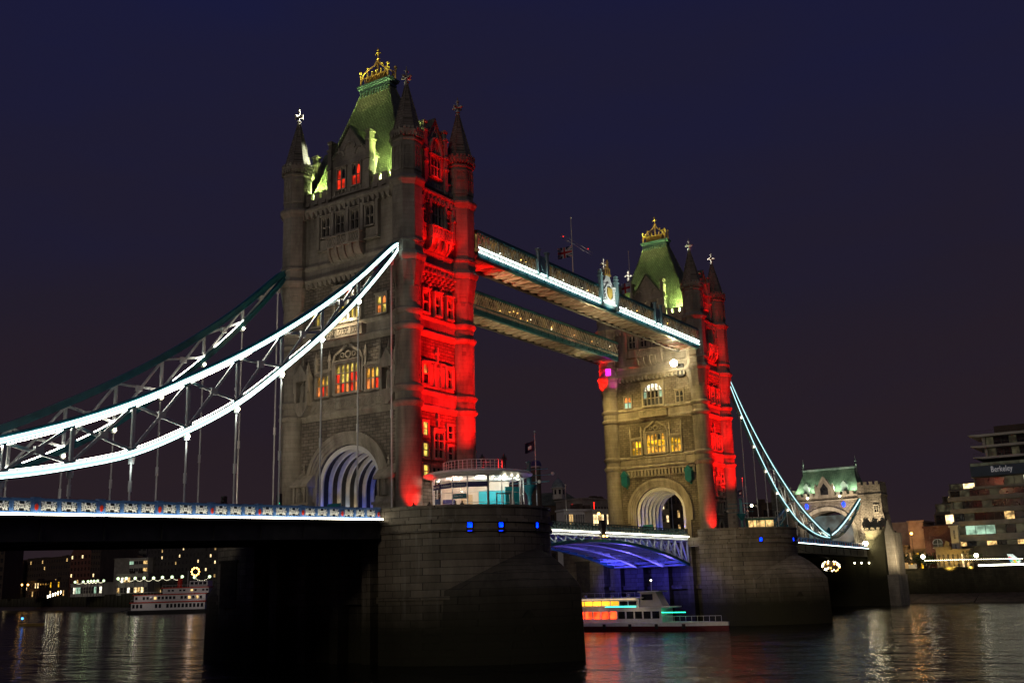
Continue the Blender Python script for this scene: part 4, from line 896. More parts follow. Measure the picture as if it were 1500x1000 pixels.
# ------------------------------------------------------------------ bascule leaves
def zbot(x): return -2.75-3.5*((x-41.15)/30.5)**2
def leaf(xa, xb, label):
    P = thing('bascule_leaf', ((xa+xb)/2, 0, -1.5), label, 'bascule', 'bascule leaves of the central span')
    MB().box(min(xa, xb)+0.03, max(xa, xb)-0.03, -7.6, 7.6, -1.75, -1.4).build('road_slab', black_p, P, smooth=False)
    n = 12
    for y in (-7.3, -2.5, 2.5, 7.3):
        m = MB(); b = MB()
        for k in range(n):
            a, c = xa+(xb-xa)*k/n, xa+(xb-xa)*(k+1)/n
            m.bar((a, y, -1.95), (c, y, -1.95), 0.45, 0.4)
            b.bar((a, y, zbot(a)), (c, y, zbot(c)), 0.6, 0.45)
            m.bar((a, y, -1.95), (a, y, zbot(a)), 0.3, 0.3, up=(1, 0, 0))
            if abs(zbot(a)+1.95) > 1.0: m.bar((a, y, -2.0), (c, y, zbot(c)), 0.22, 0.22) if (xb-xa)*(1) > 0 else m.bar((a, y, zbot(a)), (c, y, -2.0), 0.22, 0.22)
        m.bar((xb, y, -1.95), (xb, y, zbot(xb)), 0.3, 0.3, up=(1, 0, 0))
        g = m.build('girder', blue_l, P, smooth=False); b.build('bottom_chord', teal if abs(y) > 7 else blue_l, g, smooth=False)
    for k in range(n+1):
        a = xa+(xb-xa)*k/n; m = MB(); m.box(a-0.15, a+0.15, -7.1, 7.1, -2.35, -1.8)
        for y in (-4.9, 0, 4.9): m.bar((a, y-2.2, zbot(a)+0.2), (a, y, -2.2), 0.16); m.bar((a, y+2.2, zbot(a)+0.2), (a, y, -2.2), 0.16)
        m.bar((a, -7.1, zbot(a)), (a, 7.1, zbot(a)), 0.25, 0.25); m.build('cross_girder', blue_l, P, smooth=False)
    m = MB()
    for k in range(n):
        a, c = xa+(xb-xa)*k/n, xa+(xb-xa)*(k+1)/n
        for y0, y1 in ((-7.1, -2.5), (-2.5, 2.5), (2.5, 7.1)): m.bar((a, y0, zbot(a)), (c, y1, zbot(c)), 0.18, 0.14)
    m.build('lateral_bracing', blue_l, P, smooth=False)
    for s in (-1, 1):
        m = MB(); fr = Fr((0, s*7.55, 0), (0, s, 0)); U = (lambda x: x) if s < 0 else (lambda x: -x); p0, p1 = sorted((U(min(xa, xb)+0.1), U(max(xa, xb)-0.1)))
        m.box(p0, p1, -0.05, 0.1, -1.35, -1.22, fr); m.box(p0, p1, -0.08, 0.14, -0.42, -0.28, fr); u = p0; q = 0.95
        while u < p1-0.2:
            m.bar(fr(u, 0, -1.22), fr(u+q, 0, -0.42), 0.06, 0.08); m.bar(fr(u+q, 0.04, -1.22), fr(u, 0.04, -0.42), 0.06, 0.08); m.box(u-0.07, u+0.07, -0.06, 0.1, -1.22, -0.42, fr)
            A = [(u+q/2+0.2*cos(2*pi*i/8), -0.82+0.2*sin(2*pi*i/8)) for i in range(9)]; m.band(A, [(x*0.6+(u+q/2)*0.4, z*0.6-0.82*0.4) for x, z in A], -0.02, 0.06, fr); u += q
        m.build('railing', rail_p, P, smooth=False)
        MB().box(p0, p1, 0.12, 0.24, -1.62, -1.47, fr).build('light_strip', led_w, P, smooth=False)
    return P
blue_l = noisy('pale_blue_paint', (0.62, 0.68, 0.76), (0.72, 0.78, 0.85), 1, 0.4)
rail_p = noisy('railing_paint', (0.04, 0.07, 0.075), (0.07, 0.11, 0.11), 2, 0.5)
leaf(10.8, 41.05, 'near bascule leaf, its end hidden behind the near pier'); leaf(71.5, 41.2, 'far bascule leaf with underside lit blue against the far pier')
# ------------------------------------------------------------------ glass pavilion on the near pier
glassm = bpy.data.materials.new('clear_glass'); glassm.use_nodes = True
t_ = glassm.node_tree; t_.nodes.clear(); o_ = N(t_, 'ShaderNodeOutputMaterial'); a_ = N(t_, 'ShaderNodeBsdfTransparent'); b_ = N(t_, 'ShaderNodeBsdfGlossy'); b_.inputs['Roughness'].default_value = 0.03
m_ = N(t_, 'ShaderNodeMixShader'); m_.inputs[0].default_value = 0.08; a_.inputs[0].default_value = (0.93, 0.97, 0.96, 1); t_.links.new(a_.outputs[0], m_.inputs[1]); t_.links.new(b_.outputs[0], m_.inputs[2]); t_.links.new(m_.outputs[0], o_.inputs[0])
KX, KY, KR = 0.3, -14.6, 5.1
def text(name, body, fr, u, o, z, size, mat, parent, w=None):
    cu = bpy.data.curves.new('lettering', 'FONT'); cu.body = body; cu.size = size; cu.extrude = 0.01; cu.align_x = 'CENTER'; cu.align_y = 'CENTER'; cu.resolution_u = 2
    ob = bpy.data.objects.new('lettering', cu); me = bpy.data.meshes.new_from_object(ob); bpy.data.objects.remove(ob); bpy.data.curves.remove(cu)
    sc = 1.0
    if w:
        xs = [v.co.x for v in me.vertices]; sc = w/max(1e-3, max(xs)-min(xs))
    off = ORG.get(top(parent), Vector((0, 0, 0)))
    for v in me.vertices:
        x, y, zz = v.co.x*min(sc, 1), v.co.y, v.co.z
        v.co = fr(u+x, o+zz, z+y)-off
    me.materials.clear(); me.materials.append(mat)
    ob = bpy.data.objects.new(name, me); COL.objects.link(ob); ob.parent = parent; return ob
bulb_d = glow('downlight_face', (1, .9, .65), 4)
def kiosk():
    P = thing('glass_pavilion', (KX, KY, G), 'curved glass ticket pavilion with white disc roof glowing on the near pier', 'pavilion')
    A0 = R(215.7); ang = [A0+R(a) for a in (-113, -93, -73, -53, -33, -13, 12, 30, 48, 68, 90, 112)]
    pt = lambda a, r, z: Vector((KX+r*cos(a), KY+r*sin(a), z))
    MB().lathe(KX, KY, [(0.01, 2.95), (5.2, 2.95), (5.2, 3.05), (6.15, 3.3), (6.2, 3.42), (5.9, 3.62), (0.01, 3.75)], 40).build('roof', white_p, P)
    MB().lathe(KX, KY, [(5.15, G), (5.15, G+0.08), (0.01, G+0.08)], 32).build('floor', concrete, P, smooth=False)
    for i, a in enumerate(ang):
        m = MB(); m.tube(pt(a, KR, G), pt(a, KR, 2.95), 0.13 if i == 6 else 0.06, n=6); m.build('post', white_p if i != 6 else lead, P)
    rl = MB()
    for a, b in zip(ang, ang[1:]):
        MB().face([pt(a, KR-0.03, G), pt(b, KR-0.03, G), pt(b, KR-0.03, 2.95), pt(a, KR-0.03, 2.95)]).build('glass_pane', glassm, P, smooth=False)
        for z in (1.25, 0.1): rl.bar(pt(a, KR, z), pt(b, KR, z), 0.05)
    rl.build('glazing_rail', white_p, P, smooth=False)
    sg = {2: 'Tower Bridge', 3: 'Exhibition', 4: 'Entrance', 5: ''}
    for i, s in sg.items():
        a, b = ang[i], ang[i+1]; A, B = pt(a, KR+0.08, 0), pt(b, KR+0.08, 0); c = (A+B)/2; n = Vector((c.x-KX, c.y-KY, 0)); fr = Fr((c.x, c.y, 0), n); hw = (B-A).length/2-0.05
        q = MB().box(-hw, hw, 0, 0.05, 1.75, 2.3, fr).build('fascia_sign', navy_p, P, smooth=False)
        if s: text('lettering', s, fr, 0, 0.06, 2.02, 0.36, white_p, q, hw*1.8)
    a, b = ang[4], ang[5]; c = (pt(a, KR+0.05, 0)+pt(b, KR+0.05, 0))/2; fr = Fr((c.x, c.y, 0), (c.x-KX, c.y-KY, 0))
    q = MB().box(-0.8, 0.8, 0, 0.05, 0.55, 1.1, fr).build('notice_board', teal, P, smooth=False); text('lettering', 'Ticket Office', fr, -0.15, 0.06, 0.83, 0.22, white_p, q, 1.0)
    q.data.materials[0] = teal
    a, b = ang[2], ang[3]; c = (pt(a, KR+0.05, 0)+pt(b, KR+0.05, 0))/2; fr = Fr((c.x, c.y, 0), (c.x-KX, c.y-KY, 0))
    for z in (-0.35, 0.45): MB().box(-0.5, 0.6, 0, 0.04, z-0.28, z+0.28, fr).build('poster', blue, P, smooth=False)
    # inside: back wall, panels, desk
    w = MB(); fr = Fr((KX+1.6, KY+1.2, 0), (cos(A0), sin(A0), 0))
    w.box(-4.2, 3.6, -0.3, 0, G+0.1, 2.9, fr); w.build('inner_wall', wall_w, P, smooth=False)
    MB().box(0.1, 3.3, 0.02, 0.12, G+0.1, 1.9, fr).build('display_panel', teal_b, P, smooth=False)
    MB().box(1.6, 2.6, 0.12, 0.2, -0.6, 0.3, fr).build('poster', white_p, P, smooth=False)
    MB().box(-4.0, -2.6, 0.02, 0.12, G+0.1, 1.0, fr).build('poster', navy_p, P, smooth=False)
    MB().box(-1.9, -0.6, 0.02, 0.12, G+0.1, 1.5, fr).build('display_panel', tan_p, P, smooth=False)
    c = pt(ang[9]-0.1, 4.2, 0); fr2 = Fr((c.x, c.y, 0), (cos(A0+0.5), sin(A0+0.5), 0)); MB().box(-0.9, 0.9, 0, 0.12, G+0.1, 1.9, fr2).build('display_panel', teal_b, P, smooth=False)
    MB().prism([(-0.6, G+0.2), (0.5, G+0.2), (-0.05, 1.6)], 0.12, 0.16, fr2).build('poster', white_p, P, smooth=False)
    d = MB(); d.box(-1.2, 1.6, 1.3, 1.9, G+0.1, G+1.15, fr); d.box(-1.3, 1.7, 1.2, 2.0, G+1.15, G+1.22, fr); d.build('ticket_desk', white_p, P, smooth=False)
    dr = MB(); c = pt(ang[7], KR+0.25, 0); f3 = Fr((c.x, c.y, 0), (c.x-KX, c.y-KY, 0)); dr.box(-0.9, -0.8, 0, 0.1, G, 0.9, f3); dr.box(0.8, 0.9, 0, 0.1, G, 0.9, f3); dr.box(-0.9, 0.9, 0, 0.14, 0.9, 1.05, f3); dr.box(-0.03, 0.03, 0, 0.1, G, 0.9, f3); dr.build('door_frame', lead, P, smooth=False)
    for k in range(9):
        a = ang[1]+(ang[-2]-ang[1])*k/8; MB().lathe(*pt(a, 4.5, 0)[:2], [(0.16, 2.86), (0.16, 2.94)], 8).build('downlight', bulb_d, P)
    for k, a in enumerate((0.55, 0.72, 0.9)): MB().ball(pt(A0+a, 5.6, 2.95), 0.14, 8, 5).build('soffit_lamp', bulb_d, P)
    lamp('terrace_red_light', 'POINT', (KX-1.6, KY-2.9, 4.3), None, 500, (1, .012, .008), .1)
    # roof terrace rail
    m = MB(); n = 18; b0 = A0-1.5; b1 = A0+0.9; RR = 3.9
    for k in range(n+1):
        a = b0+(b1-b0)*k/n; m.tube(pt(a, RR, 3.68), pt(a, RR, 4.85), 0.04, n=5)
    for z in (4.85, 4.5, 4.2, 3.95):
        for k in range(n): a, b = b0+(b1-b0)*k/n, b0+(b1-b0)*(k+1)/n; m.bar(pt(a, RR, z), pt(b, RR, z), 0.06 if z > 4.8 else 0.03)
    m.build('terrace_rail', white_p, P, smooth=False)
    lamp('pavilion_light', 'POINT', (KX-1.6, KY-1.6, 2.5), None, 290, (1, 0.90, 0.72), 0.4); lamp('pavilion_light', 'POINT', (KX+1.2, KY-2.6, 2.5), None, 240, (0.95, 0.97, 0.95), 0.4)
    lamp('pavilion_light', 'POINT', (KX-2.8, KY+1.2, 2.4), None, 260, (1, 0.62, 0.50), 0.3)
wall_w = noisy('warm_wall', (0.72, 0.62, 0.50), (0.80, 0.70, 0.58), 1, 0.7); teal_b = noisy('turquoise_panel', (0.01, 0.42, 0.52), (0.02, 0.50, 0.60), 1, 0.5); tan_p = noisy('tan_panel', (0.50, 0.36, 0.20), (0.60, 0.44, 0.26), 3, 0.6)
kiosk()
# ------------------------------------------------------------------ people
def person(loc, facing, label, pose='stand'):
    h = 1.0; pts = {'pel': (0, 0, .95), 'che': (0, 0.01, 1.35), 'nek': (0, 0.02, 1.52), 'hea': (0, -0.02, 1.70), 'top': (0, -0.01, 1.78),
         'hl': (-.1, 0, .9), 'kl': (-.12, -.03, .5), 'al': (-.12, 0.02, .09), 'tl': (-.13, -.16, .04), 'hr': (.1, 0, .9), 'kr': (.12, -.02, .5), 'ar': (.13, 0.03, .09), 'tr': (.14, -.15, .04),
         'sl': (-.2, 0, 1.42), 'el': (-.26, 0.0, 1.14), 'wl': (-.2, -.2, 1.02), 'sr': (.2, 0, 1.42), 'er': (.27, 0.02, 1.14), 'wr': (.2, -.2, 1.04)}
    rad = {'pel': .17, 'che': .19, 'nek': .07, 'hea': .115, 'top': .07, 'hl': .11, 'kl': .075, 'al': .05, 'tl': .045, 'hr': .11, 'kr': .075, 'ar': .05, 'tr': .045, 'sl': .09, 'el': .06, 'wl': .045, 'sr': .09, 'er': .06, 'wr': .045}
    ks = list(pts); E_ = [('pel', 'che'), ('che', 'nek'), ('nek', 'hea'), ('hea', 'top'), ('pel', 'hl'), ('hl', 'kl'), ('kl', 'al'), ('al', 'tl'), ('pel', 'hr'), ('hr', 'kr'), ('kr', 'ar'), ('ar', 'tr'), ('che', 'sl'), ('sl', 'el'), ('el', 'wl'), ('che', 'sr'), ('sr', 'er'), ('er', 'wr')]
    me = bpy.data.meshes.new('person'); me.from_pydata([pts[k] for k in ks], [(ks.index(a), ks.index(b)) for a, b in E_], []); o = bpy.data.objects.new('person', me); COL.objects.link(o)
    sk = o.modifiers.new('skin', 'SKIN')
    if not me.skin_vertices: me.attributes.new
    sv = me.skin_vertices[0].data if me.skin_vertices else None
    if sv:
        for i, k in enumerate(ks): sv[i].radius = (rad[k], rad[k]*.8 if k in ('pel', 'che') else rad[k]); sv[i].use_root = (k == 'pel')
    o.modifiers.new('sub', 'SUBSURF').levels = 1; me.materials.append(cloth_d)
    # evaluate to a plain mesh
    dg = bpy.context.evaluated_depsgraph_get(); em = bpy.data.meshes.new_from_object(o.evaluated_get(dg)); o.modifiers.clear(); o.data = em; em.materials.clear(); em.materials.append(cloth_d); em.shade_smooth()
    o.location = loc; o.rotation_euler = (0, 0, facing); settag(o, label, 'person', 'people on the near pier'); return o
def on_pier(px, r=9.6):   # the point on the near pier's paving seen at this column
    p, n = hit_drum(px, 738, 0, r); return Vector((p.x, p.y, G))
for px, lb in ((606, 'lone dark figure behind the pier parapet just right of the red lit turret'), (629, 'dark figure standing at the left end of the glass pavilion'), (667, 'left one of two close figures in front of the pavilion entrance'),
               (677, 'right one of two close figures in front of the pavilion entrance'), (766, 'dark figure at the pier parapet beyond the right end of the pavilion')):
    v = on_pier(px); v.z = G+0.0; o = person(v, R(-60)+px*0.7, lb)
for a, lb in ((0.15, 'figure leaning at the red lit rail on the pavilion roof'), (0.75, 'lone figure at the outer right of the pavilion roof')):
    o = person(Vector((KX+(4.3 if a > .5 else 3.4)*cos(R(215.7)+a), KY+(4.3 if a > .5 else 3.4)*sin(R(215.7)+a), 3.68)), 2.0, lb)
# ------------------------------------------------------------------ masts, flags and posts
def flag(P, px_, y, z, L, H, fn, dirx=(-1, 0, 0)):
    d = Vector(dirx).normalized(); nx, nz = 30, 18; m = MB(); mats = [flag_navy, white_p, flag_red]
    def q(i, j):
        u = i/nx; v = j/nz; s = Vector((-d.y, d.x, 0)); return Vector((px_, y, z))+d*(L*u)+Vector((0, 0, H*v-0.35*L*u))+s*(0.25*sin(u*7+v*1.5)*u)
    for i in range(nx):
        for j in range(nz): m.face([q(i, j), q(i+1, j), q(i+1, j+1), q(i, j+1)], fn((i+.5)/nx, (j+.5)/nz))
    return m.build('flag', mats, P)
def union(u, v):
    x, y = (u-.5)*2, (v-.5)
    if abs(x) < .10 or abs(y) < .10: return 2
    if abs(x) < .18 or abs(y) < .17: return 1
    w = min(abs(y-x/2), abs(y+x/2)); return 2 if w < .04 else (1 if w < .12 else 0)
def george(u, v): return 2 if abs(u-.5) < .07 or abs(v-.5) < .1 else 1
def darkf(u, v): return 1 if (.35 < u < .7 and .3 < v < .6) else 0
def plainf(u, v): return 0 if u < .5 else (2 if v > .5 else 1)
flag_navy = noisy('flag_navy', (0.008, 0.01, 0.04), (0.012, 0.015, 0.06), 3, 0.8); flag_red = noisy('flag_red', (0.5, 0.02, 0.02), (0.6, 0.03, 0.03), 3, 0.8)
def pole(x, y, z0, z1, r, label, fl=None, cross=None, cat='flagpole'):
    P = thing('flagpole', (x, y, z0), label, cat); m = MB(); m.tube((x, y, z0), (x, y, z1), r, r*0.5, 8); m.tube((x, y, z0), (x, y, z0+0.6), r*2, r*1.6, 8); m.ball((x, y, z1), r*1.6, 8, 5); m.build('pole', white_p if z0 < 30 else steel_w, P)
    if fl: flag(P, x, y, *fl)
    return P
P = pole(35.0, -8.2, 35.6, 45.6, 0.09, 'tall pole over the near walkway with a drooping union flag and thin cross spars', (40.0-0.6, 3.2, 1.7, union, (-1, 0.3, 0)))
m = MB(); m.bar((35.0-3.2, -8.2, 42.2), (35.0+6.5, -8.2, 41.6), 0.04); m.bar((35.0-3.4, -8.2, 41.7), (35.0+6.2, -8.2, 41.1), 0.04); m.build('spar', steel_w, P, smooth=False)
for x in (32.5, 40.0): MB().ball((x, -8.2, 41.9), 0.07, 6, 4).build('warning_lamp', b_red, P)
pole(53.8, -8.2, 35.6, 45.0, 0.07, 'pole over the near walkway with a white flag bearing a red cross', (38.0, 2.6, 1.7, george, (-1, 0.2, 0)))
a = atX(783, 632, 8.0); pole(8.0, a.y, G, a.z, 0.08, 'white flagpole on the near pier with a small dark flag', (a.z-2.2, 1.2, 1.2, darkf, (-0.5, 0.8, 0)))
a = atY(828, 710, 8.2); pole(a.x, 8.2, -1.3, a.z, 0.09, 'short bare pole on the far parapet of the bascule span', None)
a = atX(1087, 700, 88); pole(88, a.y, G, a.z, 0.08, 'flagpole beside the control cabin on the far pier', (a.z-3.0, 1.1, 1.0, darkf, (-.6, .8, 0)))
def mast(x, y, z0, label):
    P = thing('signal_mast', (x, y, z0), label, 'mast', 'teal signal masts on the piers'); m = MB()
    m.lathe(x, y, [(0.55, z0), (0.5, z0+0.5), (0.3, z0+0.8), (0.24, z0+3.0), (0.3, z0+3.2), (0.7, z0+3.9), (0.95, z0+4.3), (0.3, z0+4.4), (0.24, z0+6.9), (0.4, z0+7.0), (0.02, z0+7.2)], 10); m.build('column', teal, P)
    m = MB()
    for z, l, a in ((4.6, 2.6, 0.4), (5.4, 2.9, -0.1), (6.1, 2.3, 0.2)):
        d = Vector((0.58*cos(a), -0.81*cos(a), 0.04)); m.bar(Vector((x, y, z0+z))-d*l, Vector((x, y, z0+z))+d*l, 0.08)
    m.build('arm', teal, P, smooth=False)
    for z, l in ((4.75, -2.5), (5.6, 2.8), (4.7, 1.2)):
        c = Vector((x, y, z0+z))+Vector((0.58, -0.81, 0))*l; MB().ball(c, 0.22, 8, 5).build('lamp_head', steel_w, P)
mast(7.2, -17.0, G, 'teal signal mast with crossarms on the near pier behind the pavilion')
a = atX(1087, 765, 85); mast(85, a.y, G, 'small teal mast among the posts on the far pier')
def bollards():
    for i, (x, y, tx) in enumerate(((83.5, -19.8, 0), (85.5, -20.3, 0), (87.5, -19.6, 0), (80.5, -21.2, 0), (79, -20.8, 0), (8.9, -14.6, 0), (9.4, -13.2, 0))):
        P = MB().lathe(x, y, [(0.16, G), (0.12, G+0.3), (0.1, G+1.6), (0.18, G+1.7), (0.18, G+1.85), (0.02, G+2.0)], 8)
        nm = ['third teal post from the left on the far pier', 'fourth teal post from the left on the far pier', 'rightmost teal post on the far pier', 'second teal post from the left on the far pier', 'leftmost teal post on the far pier', 'teal post behind the pavilion on the near pier, left one of two', 'teal post behind the pavilion on the near pier, right one of two'][i]
        single(P, 'railing_post', teal, (x, y, G), nm, 'post', 'teal posts on the piers')
bollards()
def cabin(loc, label):
    x, y = loc; P = thing('control_cabin', (x, y, G), label, 'cabin'); fr = Fr((x, y, 0), (-0.83, -0.55, 0)); m = MB()
    m.box(-2.3, 2.3, -2.5, 0, G, G+1.6, fr); m.box(-2.3, 2.3, -2.5, -0.15, G+1.6, G+3.3, fr); m.build('wall', teal, P, smooth=False)
    for u in (-1.55, 0, 1.55): q = MB().box(u-0.68, u+0.68, -0.12, 0.0, G+1.8, G+3.0, fr).build('window', w_warm, P, smooth=False)
    MB().box(-2.7, 2.7, -2.9, 0.4, G+3.3, G+3.55, fr).build('roof', lead, P, smooth=False)
a = atX(1114, 755, 86); cabin((86, a.y), 'control cabin with glowing windows on the far pier')
def street_lamp(p, zb, label, b=bulb, r=0.28, group='street lamps', e=None, col=(1, .8, .5), mat=black_p):
    P = thing('street_lamp', (p.x, p.y, zb), label, 'street lamp', group)
    m = MB(); m.lathe(p.x, p.y, [(0.2, zb), (0.14, zb+0.4), (0.07, zb+0.6), (0.05, p.z-r-0.1), (0.14, p.z-r)], 8); m.build('post', mat, P)
    MB().ball(p, r, 12, 8).build('globe', b, P)
    if e: lamp('street_lamp_light', 'POINT', p, None, e, col, r)
    return P
a = atY(877, 752, -8.1); street_lamp(a, -1.3, 'bright sodium lamp on the bascule railing at mid span', bulb_o, 0.2, e=60, col=(1, .5, .15))
P = thing('navigation_light', (40.6, -8.2, -1.9), 'pair of amber navigation lights hung under the mid span lamp', 'lamp'); MB().box(40.2, 41.4, -8.1, -7.7, -2.0, 0.2).build('board', black_p, P, smooth=False)
for x in (40.3, 41.3): MB().ball((x, -8.3, -2.1), 0.15, 8, 5).build('amber_lens', bulb_o, P)
a = atX(1101, 740, 84); street_lamp(a, G, 'bright warm lamp in front of the control cabin on the far pier', bulb, 0.24, e=120)
def traffic(px, py, Y, label, on):
    a = atY(px, py, Y); zb = dz(abs(a.x), False) if abs(a.x) > 11 else G; P = thing('traffic_light', (a.x, Y, zb), label, 'traffic light', 'traffic lights on the roadway')
    m = MB(); m.tube((a.x, Y, zb), (a.x, Y, a.z), 0.08, n=8); m.box(a.x-0.2, a.x+0.2, Y-0.2, Y+0.2, a.z-0.5, a.z+0.65); m.build('signal_head', black_p, P, smooth=False)
    for k, (dz_, mt) in enumerate(((0.42, glass_d), (0.08, glass_d), (-0.26, b_green))): MB().ball((a.x-0.18, Y-0.12, a.z+dz_), 0.11, 8, 5).build('lens', mt if on else glass_d, P)
traffic(409, 733, -7.5, 'traffic light showing green at the near tower end of the deck', True); traffic(328, 737, -7.5, 'dark traffic light standing on the deck left of the near tower', False)
# balcony light on near tower
lamp('balcony_light', 'POINT', (-6.9, 0.6, 22.6), None, 90, (1, .8, .5), 0.15); lamp('balcony_light', 'SPOT', (-7.9, 0, 24.0), (-6.0, 0, 21.2), 1500, (1, .78, .5), 0.1, 95, .4)
for y in (-1.9, 1.0):
    P = thing('balcony_lamp', (-6.9, y, 22.0), 'small bright lamp on the lit balcony rail of the near tower, %s of two' % ('right' if y < 0 else 'left'), 'lamp', 'lamps on the lit balcony'); MB().ball((-6.9, y, 22.35), 0.16, 8, 5).build('bulb', bulb, P); MB().box(-6.98, -6.82, y-0.08, y+0.08, 21.95, 22.22).build('bracket', black_p, P, smooth=False)
# ------------------------------------------------------------------ floodlights of the towers
RED = (1.0, 0.004, 0.002)
def red(loc, tgt, p, cone=70, size=0.2, blend=.6): lamp('red_floodlight', 'SPOT', loc, tgt, p, RED, size, cone, blend)
for tx, k in ((0, 1.0), (82.3, 1.15)):
    red((tx+3.4, -19.5, 4.3), (tx+1.0, -9, 15.0), 32000*k, 66)
    red((tx+2.8, -20.0, 4.5), (tx+.6, -9, 30), 30000*k, 42)
    red((tx+3.5, -13.5, G+0.4), (tx+4.8, -10, 12), 1300*k, 70)
    red((tx-7.2, -11.6, G+0.3), (tx-5.7, -10.2, 3.2), 2600*k, 60)
    for z, p in ((14.1, 1300), (23.0, 800), (31.0, 650)):
        red((tx-1.8, -11.2, z), (tx-1.8, -9.4, z+5), p*k, 120); red((tx+1.8, -11.2, z), (tx+1.8, -9.4, z+5), p*k, 120)
    red((tx+0.2, -11.6, 39.2), (tx, -9.2, 44), 700*k, 80)
    # green-yellow roof lights inside the parapet
    for (x, y, t, p) in ((-4.75, -6.9, (-2.2, -4.6, 46), 42000), (-4.75, 7.0, (-2.2, 4.6, 46), 40000), (-4.9, -4.4, (-1.5, -2.5, 50), 70000), (-4.9, 4.4, (-1.5, 2.5, 50), 45000), (-3.6, -8.3, (-1.5, -5, 46), 900)):
        lamp('roof_floodlight', 'SPOT', (tx+x, y, 39.6), (tx+t[0], t[1], t[2]), p*k, (0.74, 1.0, 0.26), 0.15, 85, .9)
    lamp('roof_floodlight', 'POINT', (tx-4.6, -5.6, 40.1), None, 1100*k, (0.75, 1, 0.4), 0.15); lamp('roof_floodlight', 'POINT', (tx-4.6, 5.6, 40.1), None, 1100*k, (0.75, 1, 0.4), 0.15)
    lamp('roof_floodlight', 'SPOT', (tx+3.6, 6.5, 40), (tx+1.5, 4, 50), 500*k, (.8, 1, .45), .15, 80, .8)
    lamp('crest_floodlight', 'SPOT', (tx-5.6, -3.3, 46.9), (tx-0.7, 0, 58.2), 2200*k, (1, .85, .35), .1, 36, .5); lamp('crest_floodlight', 'SPOT', (tx-5.6, 3.3, 46.9), (tx-0.7, 0, 58.2), 3000*k, (1, .85, .35), .1, 36, .5)
# white beams on selected spire finials
for (x, y, p) in ((-5.2, 9.1, 26000), (77.1, -9.1, 9000), (87.5, -9.1, 11000), (87.5, 9.1, 14000), (77.1, 9.1, 14000), (-5.2, -9.1, 700), (5.2, -9.1, 500)):
    c = 0 if x < 40 else 82.3; sx_ = 1 if x > c else -1; sy_ = 1 if y > 0 else -1
    lamp('finial_floodlight', 'SPOT', (c+sx_*1.15, sy_*3.0, 56.1) if not (sx_ < 0 and sy_ < 0) else (c-6.2, -3.2, 46.9), (x, y, 52.0), p, (1, 1, .92), .05, 14, .3)
lamp('finial_floodlight', 'SPOT', (-3.0, 5.0, 46), (-5.0, 9, 46), 4200, (.9, 1, .75), .05, 60, .6)
# vault ribs lit blue and white
for tx in (0, 82.3):
    for i, x in enumerate((-4.75, -3.25, -1.75, -0.25, 1.25, 2.75, 4.25)):
        for s in (-1, 1):
            c, p = (((0.10, 0.16, 1.0), 70) if i in (0, 1, 5, 6) else (((1, .72, .40), 75) if i in (2, 4) else ((.85, .9, 1), 60)))
            lamp('vault_uplight', 'SPOT', (tx+x-0.55, s*4.0, -0.4), (tx+x-0.1, s*4.1, 5), p*3.5, c, .08, 62, .5)
# yellow floodlighting of the far tower's arch face
YL = (1.0, 0.70, 0.20)
P = thing('floodlight', (74.6, -5.9, 28.6), 'brilliant floodlight under the far end of the near walkway', 'floodlight')
MB().ball((74.0, -5.9, 29.5), 0.62, 12, 8).build('lens', bulb_f, P); m = MB(); m.box(74.2, 77.0, -6.05, -5.75, 29.4, 29.6); m.box(76.6, 77.0, -6.5, -5.3, 27.5, 29.8); m.build('bracket', black_p, P, smooth=False)
lamp('arch_face_floodlight', 'POINT', (73.5, -5.9, 29.5), None, 900, YL, .4)
lamp('arch_face_floodlight', 'SPOT', (64, -5, 30.8), (77, -3, 20), 8000, YL, .4, 75, .8)
lamp('arch_face_floodlight', 'SPOT', (66, 7, 30.8), (77, 5, 14), 8500, YL, .4, 75, .8)
lamp('arch_face_floodlight', 'SPOT', (63, 0, -0.2), (77, 0, 8), 4200, YL, .4, 90, .8)
lamp('magenta_floodlight', 'SPOT', (75.0, 6.6, 26.4), (77.0, 8.6, 30), 160, (1, .02, .5), .1, 80, .5); red((74.2, 11.0, 26.5), (76.8, 9.3, 30), 6500, 85)
q = thing('lit_turret_window', (75.0, 8.6, 29.8), 'glowing magenta window on the far tower turret under the rear walkway', 'window')
fr = Fr((75.14, 8.2, 0), (-1, -0.5, 0)); MB().box(-0.45, 0.45, 0, 0.12, 29.3, 30.5, fr).build('pane', b_mag, q, smooth=False)
mm = MB()
for a in (-.62, .55): mm.box(a, a+.07, 0, 0.2, 29.0, 30.7, fr)
mm.box(-.62, .62, 0, .2, 30.6, 30.7, fr); mm.box(-.62, .62, 0, .2, 29.0, 29.1, fr); mm.build('frame', trim, q, smooth=False)
# warm wash on the near tower's arch face from the deck lamps
lamp('arch_face_wash', 'SPOT', (-22, -4, 0), (-5, 0, 20), 2600, (1, .84, .64), .5, 95, .9)
lamp('arch_face_wash', 'SPOT', (-24, 3, 0), (-5, 2, 40), 3800, (1, .86, .66), .5, 50, .9)
lamp('arch_face_wash', 'SPOT', (-22, 7, 0), (-5, 7, 8), 1100, (1, .80, .55), .5, 60, .9)
